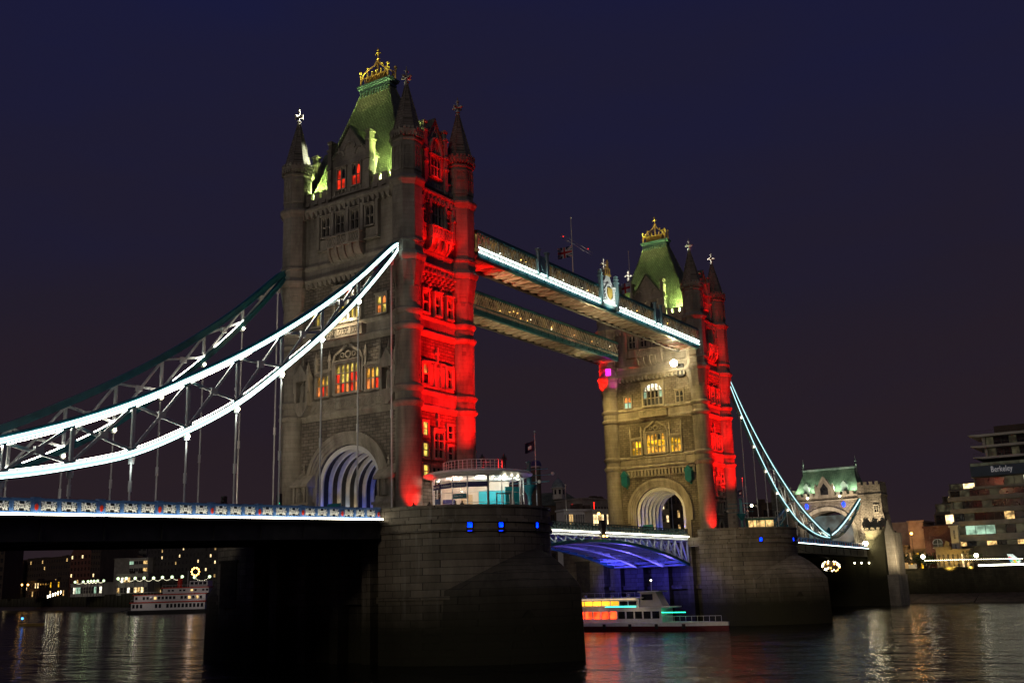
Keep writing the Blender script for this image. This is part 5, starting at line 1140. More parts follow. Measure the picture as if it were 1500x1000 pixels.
# walkway soffits
for y in (-8.4, 8.1):
    red((8.5, y, 29.0), (16, y, 31.8), 1500, 100); lamp('soffit_light', 'SPOT', (12, y, 26), (30, y, 31.8), 2600, (1, .62, .30), .4, 120, .8)
    lamp('soffit_light', 'SPOT', (70, y, 26), (52, y, 31.8), 3600, (1, .76, .40), .4, 120, .8); lamp('soffit_light', 'SPOT', (41, y, 22), (41, y, 31.8), 2300, (1, .7, .36), .5, 130, .8)
lamp('arms_floodlight', 'SPOT', (41.2, -14.5, 31.0), (41.2, -10.4, 35.6), 1700, (.93, 1, .9), .15, 75, .6)
lamp('arms_floodlight', 'SPOT', (42.0, 4.0, 35.9), (41.2, -9.9, 40), 200, (1, 1, .9), .1, 30, .6)
# blue light under the bascule
for x, y, p in ((66.5, -4, 1500), (66.5, 4, 1500), (58, 0, 1100), (48, 0, 700), (40, 0, 450), (28, -3, 450)):
    lamp('bascule_light', 'SPOT', (x+3.5, y, -10.0), (x-2, y, -2), p*2.2, (0.17, 0.13, 1.0), .3, 125, .8)
lamp('bascule_light', 'SPOT', (62, -3, -5.5), (72, -6.5, -11), 2000, (0.06, 0.06, 1.0), .3, 70, .7); lamp('bascule_light', 'SPOT', (62, 6, -5.5), (73, 3, -11), 3000, (0.06, 0.06, 1.0), .3, 90, .7)
lamp('added_pier_light', 'SPOT', (12, -19.5, -1.2), (80, -22, -7), 14000, (1, .78, .48), .4, 34, .8); lamp('added_pier_light', 'SPOT', (13, 8, -3), (72, 12, -8), 3500, (1, .78, .48), .4, 40, .8)  # added warm spots with no known fixture, to brighten the far pier
# ------------------------------------------------------------------ gatehouse
def gatehouse():
    X0 = 175.0; P = thing('gatehouse', (X0+5, 0, -2.6), 'floodlit stone gatehouse with green hipped roof where the far chains end', 'gatehouse')
    fW = Fr((X0, 0, 0), (-1, 0, 0)); A = arc(6.5, 7.6, 1.5, 22); b = MB()
    b.prism([(-9.6, -2.6), (-6.5, -2.6)]+[(-u, z) for u, z in A]+[(6.5, -2.6), (9.6, -2.6), (9.6, 11.4), (-9.6, 11.4)], 0, -11, fW); b.build('wall', rubble, P, smooth=False)
    v = MB(); v.band(A, arc(7.4, 8.5, 1.5, 22), 0, 0.35, fW)
    for s in (-1, 1): x0, x1 = sorted((s*6.5, s*7.4)); v.box(x0, x1, 0, .35, -2.6, 1.5, fW)
    v.build('archivolt', trim, P, smooth=False)
    c = MB(); c.box(-9.4, 9.4, 0, 0.4, 9.9, 10.2, fW)
    for k in range(11):
        u = -8.6+k*1.72
        if abs(u) > 1.9: c.box(u-0.5, u+0.5, -0.4, 0.3, 11.4, 12.2, fW)
    c.box(-9.4, 9.4, -0.4, 0.25, 10.9, 11.4, fW); c.build('parapet', ashlar, P, smooth=False)
    r = MB(); L = [(-9.2, 9.0, .3, 10.7, 11.0), (-8.2, 8.0, 1.8, 9.4, 13.3), (-7.4, 7.1, 3.2, 8.0, 15.8), (-6.9, 6.6, 4.6, 6.6, 18.3)]
    for a, c2 in zip(L, L[1:]):
        q = lambda t: [(X0+t[2], t[0], t[4]), (X0+t[3], t[0], t[4]), (X0+t[3], t[1], t[4]), (X0+t[2], t[1], t[4])]
        qa, qb = q(a), q(c2)
        for i in range(4): j = (i+1) % 4; r.face([qa[i], qa[j], qb[j], qb[i]])
    ro = r.build('roof', slate_g, P, smooth=False)
    k = MB(); k.box(X0+4.5, X0+6.7, -7.0, 6.7, 18.3, 18.8); k.box(X0+5.3, X0+5.9, -6.9, 6.6, 18.8, 19.1)
    k.build('ridge_cresting', lead, ro, smooth=False)
    for y in (-7.1, 6.8): MB().lathe(X0+5.6, y, [(.45, 15.8), (.4, 18.6), (.25, 19.3), (.5, 19.6), (.2, 20.0), (.36, 20.3), (.1, 20.7), (.04, 21.7)], 8).build('finial', lead, ro)
    g = MB(); g.prism([(-1.9, 11.0), (1.9, 11.0), (1.9, 13.0), (0, 16.0), (-1.9, 13.0)], 0.3, -3, fW); gg = g.build('gable_wall', ashlar, P, smooth=False)
    g = MB()
    for s in (-1, 1): g.bar(fW(s*2.1, 0.35, 12.9), fW(0, .35, 16.3), .4, .35); g.box(s*2.2-.35, s*2.2+.35, -.5, .4, 10.9, 13.6, fW); g.prism([(s*2.2-.35, 13.6), (s*2.2+.35, 13.6), (s*2.2, 14.6)], -.4, .35, fW)
    g.build('gable_coping', trim, gg, smooth=False); MB().prism([(-1.0, 11.6), (1.0, 11.6), (1.0, 13.2), (0, 14.6), (-1.0, 13.2)], .3, .36, fW).build('window', glass_d, gg, smooth=False)
    for s in (-1, 1):
        d = MB(); u = s*4.9; d.box(u-.7, u+.7, -2.2, -.6, 12.2, 13.9, fW); d.prism([(u-.9, 13.9), (u+.9, 13.9), (u, 15.0)], -2.6, -.5, fW); dd = d.build('dormer', lead, ro, smooth=False)
    for s in (-1, 1):
        t = MB(); u0, u1 = sorted((s*8.6, s*14.2))
        t.box(u0, u1, 0.6, -5.5, -2.6, 10.6, fW); t.box(u0-.2, u1+.2, .85, -5.7, 10.6, 11.0, fW); t.box(u0-.05, u1+.05, .7, -5.6, 11.0, 13.3, fW)
        for k in range(4): a = u0+.1+k*1.45; t.box(a, a+.85, .7, .1, 13.3, 14.1, fW)
        for k in range(3): t.box(u1-.5 if s > 0 else u0-.05, u1+.05 if s > 0 else u0+.5, -1.2-k*1.6, -2.0-k*1.6, 13.3, 14.1, fW)
        ed = u1 if s > 0 else u0
        t.hexa([fW(ed-1.2, .9, -2.6), fW(ed+1.4, .9, -2.6), fW(ed+1.4, -5, -2.6), fW(ed-1.2, -5, -2.6), fW(ed-.9, .62, 6.0), fW(ed+.25, .62, 6.0), fW(ed+.25, -5, 6), fW(ed-.9, -5, 6.0)])
        o = t.build('turret', rubble, P, smooth=False)
        for zz, uu in ((1.0, s*12.2), (6.4, s*12.8)): window(P, fW, uu, zz, 0.9, 1.6, 2, 2, w_dim if zz < 2 else glass_d, 'flat', .25, .2, .62, trim, False)
        pl = MB(); a, b2 = sorted((s*14.6, s*16.6)); pl.box(a, b2, 2.5, -6, -12, 1.2, fW); pl.box(a-.3, b2+.3, 2.9, -6, -20, -9, fW); pl.prism([(a, 1.2), (b2, 1.2), ((a+b2)/2, 4.4)], 2.5, .5, fW); pl.build('pilaster', ashlar, P, smooth=False)
        # wing wall on the river edge
        t = MB(); a, b2 = sorted((s*9.8, s*14.5)); t.box(a, b2, 2.2, -9, -20, 1.4, fW); t.box(a-.15, b2+.15, 2.4, -9.2, 1.4, 1.9, fW)
        for k in range(4): t.box(a+.1+k*1.4, a+.9+k*1.4, 2.3, 1.9, 1.9, 2.6, fW)
        t.build('wing_wall', granite_dark, P, smooth=False)  # dark granite stands in for the shade on this wall
    b = MB(); b.box(-9.8, 9.8, 1.0, -11, -20, -4.2, fW); b.build('abutment', granite, P, smooth=False)
    for s, y in ((1, -0.6+5.6), (-1, -4.6)):
        p = fW(-y, .1, 8.9); MB().ball(p, .42, 8, 6, 1.6).build('blue_lamp', b_blue, P)
    MB().box(X0+4, X0+4.15, -6.4, 6.4, -2.6, 6.5).build('glazed_screen', screen_g, P, smooth=False)
    for y in (-7.2, -3.1, 3.1, 7.2): lamp('gatehouse_light', 'SPOT', (X0-.1, y, 12.6), (X0+3.5, y, 17), 1700, (.80, 1, .68), .3, 150, .9)
    for y in (-3.9, 4.5): lamp('gatehouse_light', 'SPOT', (X0-1.0, y, 10.9), (X0-.2, y, 13.5), 160, (.9, 1, .8), .3, 120, .9); MB().ball((X0-.45, y, 11.0), .25, 8, 6).build('lamp', bulb, P)
    lamp('gatehouse_light', 'SPOT', (X0-5, -11, -1.5), (X0, -11, 7), 21000, (1, .80, .50), .3, 80, .8); lamp('gatehouse_light', 'SPOT', (X0-6, -21, -6), (X0, -15.4, -2), 4500, (1, .8, .5), .3, 110, .8)
    lamp('gatehouse_light', 'SPOT', (X0-12, 0, -1), (X0, 0, 8), 14000, (1, .8, .60), .3, 80, .8)
    P2 = thing('floodlight', (X0-3.5, -9.8, -2.0), 'bright warm floodlight where the deck meets the gatehouse', 'floodlight'); MB().ball((X0-3.5, -10.0, -1.3), .55, 10, 8).build('lens', bulb_f, P2); MB().box(X0-3.8, X0-3.2, -10.0, -9.6, -2.2, -1.7).build('bracket', black_p, P2, smooth=False)
    lamp('gatehouse_light', 'POINT', (X0-3.5, -11.2, -1.1), None, 120, (1, .78, .45), .3)
slate_g = stone('green_slate', (0.16, 0.24, 0.17), (0.22, 0.31, 0.22), (0.08, 0.11, 0.08), .5, .3, .5, .03, rough=.6, dirt=.4)
screen_g = glow('lit_screen', (0.40, 0.62, 0.62), 0.09, 0.8, 0.35)
gatehouse()
# ------------------------------------------------------------------ far bank
BZ = -8.4
def quay_pt(px, py, D): p = atD(px, py, D); return (p.x, p.y)
edge = [(200, -420), (200, -30), (202, 30), (214, 120)]+[quay_pt(px, 880, D) for px, D in ((300, 470), (200, 500), (100, 650), (0, 780), (-150, 900))]
def bank():
    b = MB(); poly = edge+[(900, 2200), (2500, 2500), (2500, -900), (200, -900)]; poly = poly[::-1] if sum((poly[i][0]*poly[(i+1) % len(poly)][1]-poly[(i+1) % len(poly)][0]*poly[i][1]) for i in range(len(poly))) < 0 else poly
    b.slab(poly, WZ-3, BZ); o = b.build('far_bank_ground', asphalt, smooth=False); o['kind'] = 'structure'
    f = MB()
    for a, c in zip(edge, edge[1:]):
        d = Vector((c[0]-a[0], c[1]-a[1], 0)).normalized(); n = Vector((-d.y, d.x, 0)); k = 11
        f.face([(a[0], a[1], WZ+2.2), (a[0]+n.x*k, a[1]+n.y*k, WZ-0.6), (c[0]+n.x*k, c[1]+n.y*k, WZ-0.6), (c[0], c[1], WZ+2.2)])
    o = f.build('foreshore', mud, smooth=False); o['kind'] = 'structure'
    for i, (a, c, lb) in enumerate(((edge[0], edge[2], 'long dark river wall on the right bank below the lamps'), (edge[2], edge[4], 'river wall running behind the bridge towards the moored ship'), (edge[4], edge[-1], 'distant low river wall on the left side of the river'))):
        pts = edge[0:3] if i == 0 else (edge[2:5] if i == 1 else edge[4:]); m = MB()
        for p, q in zip(pts, pts[1:]):
            d = Vector((q[0]-p[0], q[1]-p[1], 0)); L = d.length; d.normalize(); fr = Fr((p[0], p[1], 0), (-d.y, d.x, 0)); fr.u = d
            m.box(0, L, 0, 0.5, WZ-2, BZ+0.55, fr); m.box(0, L, -0.1, 0.65, BZ+0.55, BZ+0.8, fr); u = 3
            while u < L-2: m.box(u-.35, u+.35, .5, .8, WZ-1, BZ+.5, fr); u += 9
        single(m, 'river_wall', weedwall, (pts[0][0], pts[0][1], WZ), lb, 'river wall')
bank()
def building(name, label, PL, PR, depth, z0, zt, mat, cols, rows, lit=0.2, ww=.5, wh=.5, mats=(w_warm, w_warm2), cat='building', group=None, roof='flat', zs=None, slabs=None, dark=glass_d, frame=None, margin=0.0, seed=1, par=None):
    random.seed(seed); PL = Vector((PL.x, PL.y, 0)); PR = Vector((PR.x, PR.y, 0)); d = PR-PL; Wd = d.length; d.normalize(); n = Vector((d.y, -d.x, 0))
    c = (PL+PR)/2; P = par or thing(name, (c.x, c.y, z0), label, cat, group); fr = Fr(c, n); fr.u = d; h = Wd/2
    MB().box(-h, h, -depth, 0, z0, zt, fr).build('wall', mat, P, smooth=False)
    if roof == 'flat': m = MB().box(-h-.3, h+.3, -depth-.3, .3, zt, zt+.5, fr); ro = m.build('roof', mat, P, smooth=False)
    elif roof == 'hip':
        hh = min(depth, Wd)*.33; m = MB(); q = [fr(-h-.5, .5, zt), fr(h+.5, .5, zt), fr(h+.5, -depth-.5, zt), fr(-h-.5, -depth-.5, zt)]; k = min(h*.6, depth/2); t = [fr(-h+k, -depth/2+.1, zt+hh), fr(h-k, -depth/2+.1, zt+hh), fr(h-k, -depth/2-.1, zt+hh), fr(-h+k, -depth/2-.1, zt+hh)]
        m.hexa(q+t); ro = m.build('roof', slate, P, smooth=False)
    elif roof == 'gable':
        m = MB(); m.prism([(-h, zt), (h, zt), (0, zt+h*.8)], .02, -depth, fr); ro = m.build('roof', mat, P, smooth=False)
    if roof == 'flat' and Wd > 9:
        for q in range(3): u = -h+Wd*random.uniform(.12, .88); MB().box(u-.9, u+.9, -depth*.5-1, -depth*.5+1, zt+.5, zt+random.uniform(1.3, 2.3), fr).build('chimney', brick_dark, ro, smooth=False)
    if cols:
        cw = (Wd-2*margin)/cols; H = (zt-z0)/rows; cache = {}
        for r_ in range(rows):
            for k in range(cols):
                L = random.random() < lit; mt = random.choice(mats) if L else dark
                u = -h+margin+cw*(k+.5); z = z0+H*(r_+.5)
                if mt.name not in cache:
                    m = MB(); a, b = cw*ww/2, H*wh/2
                    m.box(u-a-.08, u+a+.08, 0, .10, z-b-.12, z-b, fr); m.box(u-a-.08, u+a+.08, 0, .12, z+b, z+b+.1, fr); m.box(u-a-.08, u-a, 0, .1, z-b, z+b, fr); m.box(u+a, u+a+.08, 0, .1, z-b, z+b, fr); m.box(u-.04, u+.04, .03, .08, z-b, z+b, fr); m.box(u-a, u+a, .03, .08, z-.04, z+.04, fr)
                    m.box(u-a, u+a, -.1, .03, z-b, z+b, fr, 1); o = m.build('window', [frame or mat, mt], P, smooth=False); cache[mt.name] = (o, u, z)
                else:
                    o0, u0, zz = cache[mt.name]; o = o0.copy(); COL.objects.link(o); o.parent = P; o.location = d*(u-u0)+Vector((0, 0, z-zz))
    return P, fr, h, d
def by(px0, px1, X, pyT, z0=BZ):   # facade line at x = X seen between two photo columns
    a = atX(px0, pyT, X); b = atX(px1, pyT, X); return a, b, max(a.z, b.z)
# stepped apartment block
def apartments():
    lab = 'large stepped riverside apartment block with long glazed bands and a developer sign'
    P = thing('apartment_block', (212, -45, BZ), lab, 'apartment building'); X = 206
    def Yp(px, py=800): return atX(px, py, X).y
    lev = [(-1.4, 1.9, 1400, 0), (1.9, 5.2, 1402, 0), (5.2, 8.3, 1401, 0), (8.3, 11.4, 1399, 0)]
    random.seed(4)
    o_ = None
    def floor(y0, y1, z, zt, x, slab=.9, lits=(), n=None, over=.5, mat=concrete, wall=True):
        fr = Fr((x, 0, 0), (-1, 0, 0)); u0, u1 = -y0, -y1        # u = -y ; y0 is the left end
        MB().box(u0, u1, -18, 0, z, zt, fr).build('wall', mat, P, smooth=False)
        MB().box(u0-.3, u1, -.5, over, z, z+slab, fr).build('spandrel', mat, P, smooth=False)
        n = n or max(2, int((u1-u0)/2.4)); w = (u1-u0-.8)/n
        for k in range(n):
            a = u0+.4+w*k; mt = lits[k] if k < len(lits) and lits[k] else glass_d
            m = MB(); m.box(a+.06, a+w-.06, .0, .06, z+slab+.05, zt-.15, fr, 1); m.box(a, a+.06, 0, .14, z+slab, zt-.1, fr); m.box(a+w-.06, a+w, 0, .14, z+slab, zt-.1, fr); m.build('window', [dark_clad, mt], P, smooth=False)
        MB().box(u0-.1, u1, 0, .14, zt-.12, zt, fr).build('lintel', mat, P, smooth=False)
    o_ = None; yR = -72
    YL_ = {k: Yp(1402) for k in range(6)}
    floor(Yp(1400), yR, -2.4, -0.9, X+.4, .2, [w_warm, o_, w_dim]*7, over=.2, mat=dark_clad)
    floor(Yp(1401), yR, -0.9, 3.2, X, 1.6, [w_dim, w_pale, w_pale, w_pale, w_dim, o_, w_dim], over=.9)
    floor(Yp(1402), yR, 3.2, 6.5, X, 1.1, [o_, w_dim, o_, o_, o_, w_warm], over=.9)
    floor(Yp(1401), yR, 6.5, 9.7, X, 1.1, [w_dim, o_, o_, w_dim], over=.9)
    floor(Yp(1399), yR, 9.7, 12.6, X, 1.1, [o_, w_dim, o_, o_, w_dim], over=.9)
    floor(Yp(1398), Yp(1440), 12.6, 14.6, X+3, .5, [w_dim, w_warm2, o_, w_warm2], over=.4, mat=dark_clad)
    floor(Yp(1439), yR, 12.6, 15.6, X, .6, [o_, o_, o_, w_dim, w_dim, w_white, w_white], over=1.0)
    fr = Fr((X-1.2, 0, 0), (-1, 0, 0)); a, b = -Yp(1437), -yR
    MB().box(a, b, -18, 0, 15.6, 19.4, fr).build('wall', dark_clad, P, smooth=False)
    sgn = MB().box(a+.1, b, 0, .2, 15.8, 18.4, fr).build('sign_board', sign_b, P, smooth=False)
    text('lettering', 'Berkeley', fr, -atX(1470, 690, X).y-.2, .21, 17.35, 2.2, sign_w, sgn, 5.2)
    for k in range(12): MB().box(a+.2+k*2.4, a+2.4+k*2.4, 0.02, .1, 18.55, 19.3, fr).build('balustrade_panel', w_dim2, P, smooth=False)
    for i, (zl, px) in enumerate(((20.4, 1444), (23.4, 1442), (26.4, 1440))):
        f2 = Fr((X+1, 0, 0), (-1, 0, 0)); a = -Yp(px); m = MB(); m.prism([(a-.2, zl+.45), (a+2.2, zl), (b, zl), (b, zl+.6), (a-.2, zl+.6)], 1.6, -16, f2); m.build('floor_slab', render_w, P, smooth=False)
        if i < 2 or True:
            if i < 2: 
                a2 = a+2.8; MB().box(a2, b, -15, -.6, zl+.6, zl+3.0, f2).build('wall', dark_clad, P, smooth=False); MB().box(a2-.1, a2+.6, -.7, .1, zl+.6, zl+3.0, f2).build('column', render_w, P, smooth=False)
                for k in range(7):
                    m = MB(); m.box(a2+.8+k*1.9, a2+2.6+k*1.9, -.62, -.52, zl+.8, zl+2.8, f2); m.build('window', w_dim if k % 3 == 0 else glass_d, P, smooth=False)
        m = MB()
        for k in range(14): m.box(a+k*1.5, a+k*1.5+.05, 1.2, 1.25, zl+.6, zl+1.5, f2)
        m.box(a, b, 1.18, 1.26, zl+1.5, zl+1.56, f2); m.build('balcony_rail', dark_clad, P, smooth=False)
    MB().box(-Yp(1476), b, -14, -.5, 27.0, 29.3, Fr((X+3, 0, 0), (-1, 0, 0))).build('plant_room', brick_dark, P, smooth=False)
    # lower left terraces
    floor(Yp(1382), Yp(1401), 9.6, 11.6, X+6, .4, [o_, w_warm2, w_dim], over=.2, mat=dark_clad)
    floor(Yp(1371), Yp(1402), 6.6, 9.6, X+5, .8, [w_dim, w_dim, w_pale], over=.2, mat=dark_clad)
    floor(Yp(1369), Yp(1402), 2.8, 6.6, X+4, 1.2, [o_, w_warm2, o_], over=.3, mat=brick_dark)
    MB().box(-Yp(1401), 72, -18, 0, BZ, -2.4, Fr((X+1, 0, 0), (-1, 0, 0))).build('plinth_wall', dark_clad, P, smooth=False)
sign_b = noisy('sign_blue', (0.035, 0.06, 0.10), (0.04, 0.07, 0.12), 1, .5); sign_w = glow('sign_letters', (.7, .7, .75), .22, 0, 1, (.5, .5, .5)); w_dim2 = glow('frosted_panel', (0.5, 0.55, 0.35), .06, .5, .4)
apartments()
a, b, z = by(1352, 1392, 205, 770); P, fr, h, d = building('brick_house', 'plain dark red brick gable end with one white arched window by the apartments', a, b, 14, BZ, 3.0, brick_red, 0, 0)
m = MB(); A = arc(1.1, -0.1, -1.5, 10); m.prism(A, .05, .12, Fr(fr(-.4+0, 0, 0)*1.0, (-1, 0, 0))); m.prism([(-1.1, -2.2), (1.1, -2.2), (1.1, -1.5), (-1.1, -1.5)], .05, .12, Fr(fr(-.4, 0, 0), (-1, 0, 0))); m.build('arched_window', w_pale2, P, smooth=False) if False else None
f_ = Fr(fr(-.2, 0, 0), (-1, 0, 0)); w_ = MB(); w_.band([(u*1.15, zz+.12) for u, zz in arc(1.2, -0.1, -1.3, 10)], arc(1.2, -0.1, -1.3, 10), 0, .15, f_); w_.box(-1.4, 1.4, 0, .2, -2.45, -2.3, f_); w_.box(-.05, .05, .05, .12, -2.3, -0.2, f_); w_.box(-1.2, 1.2, .05, .12, -1.35, -1.25, f_); wn = w_.build('window', white_p, P, smooth=False)
MB().prism([(-1.2, -2.3), (1.2, -2.3)]+arc(1.2, -0.1, -1.3, 10), .01, .04, f_).build('pane', w_dim, wn, smooth=False)
a, b, z = by(1391, 1402, 204, 770); building('pale_annexe', 'narrow pale annexe with a thin upright light between brick house and apartments', a, b, 12, BZ, 2.8, render_w, 1, 3, 0, .2, .6, seed=3)
a, b, z = by(1330, 1352, 212, 770); P, fr, h, d = building('sheeted_building', 'building wrapped in pinkish scaffold sheeting behind the sodium lamp', a, b, 14, BZ, 5.0, tarp, 0, 0)
a, b, z = by(1300, 1331, 222, 770); building('sheeted_block', 'smaller sheeted block to the left, nearer the gatehouse', a, b, 14, BZ, 5.2, tarp, 0, 0)
a, b, z = by(1306, 1330, 212, 800); building('sodium_lit_house', 'low ornate house glowing orange under a sodium lamp beside the gatehouse', a, b, 9, BZ, -1.6, brick_yellow, 4, 2, .6, .4, .5, (w_warm, p_amb), seed=8)
a, b, z = by(1330, 1356, 210, 800); building('sodium_lit_shopfront', 'low shopfront with arcaded windows under the sheeted building', a, b, 9, BZ, -2.8, brick_yellow, 5, 2, .5, .5, .6, (w_warm, p_hot), seed=9)
a, b, z = by(1371, 1392, 203, 810); P, fr, h, d = building('yellow_house', 'low house with amber lit walls on the quay, gabled parapet', a, b, 9, BZ, -2.7, brick_yellow, 3, 1, .3, .35, .5, (w_warm,), seed=5); MB().prism([(h-1.6, -2.7), (h, -2.7), (h, -1.0), (h-.8, -.6)], -.5, .1, fr).build('parapet_step', brick_yellow, P, smooth=False)
a, b, z = by(1392, 1420, 203, 810); building('yellow_shop', 'low amber lit shop with two tall doorways right of the gabled house', a, b, 9, BZ, -3.4, brick_yellow, 4, 1, .5, .35, .7, (w_warm, w_warm2), seed=6)
lamp('quay_light', 'SPOT', (198.5, -23, BZ+.6), (203, -24, -5), 1500, (1, .62, .12), .3, 120, .8); lamp('quay_light', 'SPOT', (199, -28.5, BZ+.6), (203, -28.5, -5), 1200, (1, .66, .14), .3, 120, .8)
lamp('quay_light', 'POINT', (206, -12, 1.5), None, 700, (1, .45, .10), .3)
a = atX(1335, 781, 206.5); street_lamp(a, BZ, 'sodium lamp in front of the scaffold sheeting', bulb_o, .35)
a = atX(1352, 815, 200.8); street_lamp(a, BZ, 'left of two white globe lamps on the right bank quay', bulb, .55, 'white globe lamps on the quay', 900, (1, .95, .75))
a = atX(1430, 813, 200.8); street_lamp(a, BZ, 'right of two white globe lamps on the right bank quay, in front of the apartments', bulb, .55, 'white globe lamps on the quay', 700, (1, .95, .75))
def stringlights(pts, n, r, label, mat=bulb, sag=0.0, cat='string lights'):
    P = thing('string_lights', pts[0], label, cat); w = MB(); bb = MB()
    for p, q in zip(pts, pts[1:]):
        last = None
        for k in range(n+1):
            t = k/n; c = p.lerp(q, t)-Vector((0, 0, sag*4*t*(1-t)))
            if k < n: MB().ball(c-Vector((0, 0, .12)), r, 6, 4).build('bulb', mat, P)
            if last is not None: w.bar(last, c, .04)
            last = c
    w.build('wire', black_p, P, smooth=False); return P
stringlights([atX(1355, 820, 201.5), atX(1430, 818, 201.5), atX(1500, 817, 201.5)], 26, .10, 'straight string of small warm bulbs along the right bank quay', bulb)
P = thing('light_bar', (200.6, -44, BZ), 'continuous bright white light bar on the quay wall at the right edge', 'light bar'); ya, yb = atX(1434, 834, 200.4).y, -70
MB().box(200.2, 200.5, yb, ya, BZ+.85, BZ+1.25).build('light_strip', glow('bar_white', (1, .95, .72), 7), P, smooth=False); MB().box(200.5, 200.7, yb, ya, BZ+.8, BZ+1.35).build('channel', lead, P, smooth=False)
# kite shaped coloured panel
def kite():
    c = atX(1485, 819, 202); P = thing('banner_panel', (202, c.y, BZ), 'tilted kite shaped illuminated panel with coloured patches at the right edge', 'illuminated panel')
    pts = [atX(x, y, 202) for x, y in ((1475, 811), (1483, 811), (1496, 821), (1488, 829), (1481, 824))]
    m = MB(); m.hexa([]) if False else None; q = [Vector((202.15, p.y, p.z)) for p in pts]; m.v += pts+q; n = 5; m.f += [tuple(range(n)), tuple(range(2*n-1, n-1, -1))]+[(i, n+i, n+(i+1) % n, (i+1) % n) for i in range(n)]; m.m += [0]*(n+2); m.build('panel', glow('panel_glow', (.8, .95, .85), .9, .3), P, smooth=False)
    cols = [glow('patch_%s' % k, v, .9) for k, v in (('red', (1, .05, .1)), ('yellow', (1, .8, .02)), ('blue', (.05, .2, 1)), ('green', (.1, .8, .2)))]; random.seed(3)
    for k in range(16):
        i = random.random(); j = random.random()*.8+.1; p = pts[0].lerp(pts[2], j).lerp(pts[4].lerp(pts[3], j), i*.8+.1); r = .3; m = MB(); m.lathe(0, 0, [(r, -.03), (r*.6, .03)], 6); m.v = [Vector((201.95+v.z, p.y+v.x, p.z+v.y)) for v in m.v]; m.build('patch', cols[k % 4], P, smooth=False)
    MB().tube((202.2, c.y, BZ), (202.2, c.y, c.z-1), .1).build('post', black_p, P)
kite()
for i, (px, wd, hg, mt, lb) in enumerate(((1319, .9, 1.0, white_p, 'small white crate on the quay by the gatehouse, leftmost of three'), (1327, 1.5, 1.5, tan_p, 'tallest crate on the quay, between two smaller ones'), (1337, 1.8, 1.0, render_w, 'low pale crate on the quay, rightmost of three'))):
    a = atX(px, 836, 200.9); m = MB(); m.box(a.x, a.x+1.2, a.y-wd/2, a.y+wd/2, BZ+.8, BZ+.8+hg); m.box(a.x-.06, a.x+1.26, a.y-wd/2-.06, a.y+wd/2+.06, BZ+.8+hg*.85, BZ+.86+hg); m.box(a.x-.05, a.x, a.y-.05, a.y+.05, BZ+.8, BZ+.8+hg); single(m, 'crate', mt, (a.x, a.y, BZ+.8), lb, 'crate', 'crates on the quay')
a = atX(1332, 830, 199.5); lamp('quay_light', 'POINT', (198.8, a.y, -6.2), None, 160, (1, .75, .4), .2)
def bare_tree(x, y, z, H, label, leaves=0, seed=1, cr=2.0):
    rnd = random.Random(seed); P = thing('tree', (x, y, z), label, 'tree', 'trees on the far bank'); t = MB(); tips = []
    def br(p, d, l, r, dep):
        q = p+d*l; t.tube(p, q, r, r*.62, 6 if dep < 2 else 4)
        if dep >= 4: tips.append(q); return
        for k in range(rnd.choice((2, 3, 3)) if dep else 4):
            nd = (d+Vector((rnd.uniform(-1, 1), rnd.uniform(-1, 1), rnd.uniform(-.2, .7)))*.75).normalized(); br(p.lerp(q, rnd.uniform(.55, 1)), nd, l*rnd.uniform(.6, .85), r*.55, dep+1)
    br(Vector((x, y, z)), Vector((0.03, 0.02, 1)), H*.3, H*.03, 0); t.build('trunk', bark, P)
    if leaves:
        m = MB()
        for q in tips:
            for k in range(leaves):
                c = q+Vector((rnd.gauss(0, 1), rnd.gauss(0, 1), rnd.gauss(0, .8)))*cr*.35; a = Vector((rnd.uniform(-1, 1), rnd.uniform(-1, 1), rnd.uniform(-1, 1))).normalized()*.28; b = a.cross(Vector((rnd.uniform(-1, 1), rnd.uniform(-1, 1), 1))).normalized()*.2; m.face([c-a, c+b, c+a, c-b])
        m.build('crown', foliage, P, smooth=False)
for i, (px, X, H, lv, lb) in enumerate(((1312, 204, 6.5, 9, 'dark bushy tree nearest the gatehouse on the right bank'), (1322, 205, 6.0, 9, 'dark tree second from the gatehouse on the right bank'), (1345, 206, 5.8, 9, 'dark tree left of the white quay lamp'), (1362, 203.5, 5, 6, 'small tree right of the left quay lamp'), (1416, 202.2, 6.5, 0, 'bare branching tree in front of the amber shop'), (1426, 202.4, 5.5, 2, 'thin bare tree by the right quay lamp'))):
    a = atX(px, 836, X); bare_tree(a.x, a.y, BZ, H, lb, lv, 20+i)
# lit ball moored under the far span
def lightball():
    c = atY(1217, 829, -16); P = thing('mirror_ball_lantern', (c.x, c.y, c.z-2), 'spangled glowing round lantern hanging below the far side span', 'lantern'); rnd = random.Random(5); m = MB()
    m.ball(c, 1.7, 12, 8, .62); m.build('frame', noisy('gilt_cage', (.5, .35, .15), (.7, .5, .25), 2, .4), P)
    for k in range(60):
        a = rnd.uniform(0, 2*pi); z = rnd.uniform(-.9, .9); r = sqrt(1-z*z); p = c+Vector((1.76*r*cos(a), 1.76*r*sin(a), 1.76*.62*z)); MB().ball(p, .08+.09*rnd.random(), 5, 3).build('bulb', bulb if k % 3 else bulb_o, P)
    MB().tube(c+Vector((0, 0, 1.5)), c+Vector((0, 7, 4.0)), .05).build('cable', black_p, P)
lightball()
for i, px in enumerate((1252, 1262, 1273)):
    a = atX(px, 824, 172); P = thing('under_deck_lamp', (a.x, a.y, a.z-.3), ('left', 'middle', 'right')[i]+' of three small lamps in a row under the deck by the gatehouse', 'lamp', 'small lamps under the far deck'); MB().ball(a, .2, 8, 5).build('bulb', bulb, P); MB().box(a.x-.15, a.x+.15, a.y-.15, a.y+.15, a.z+.2, a.z+.45).build('bracket', black_p, P, smooth=False)
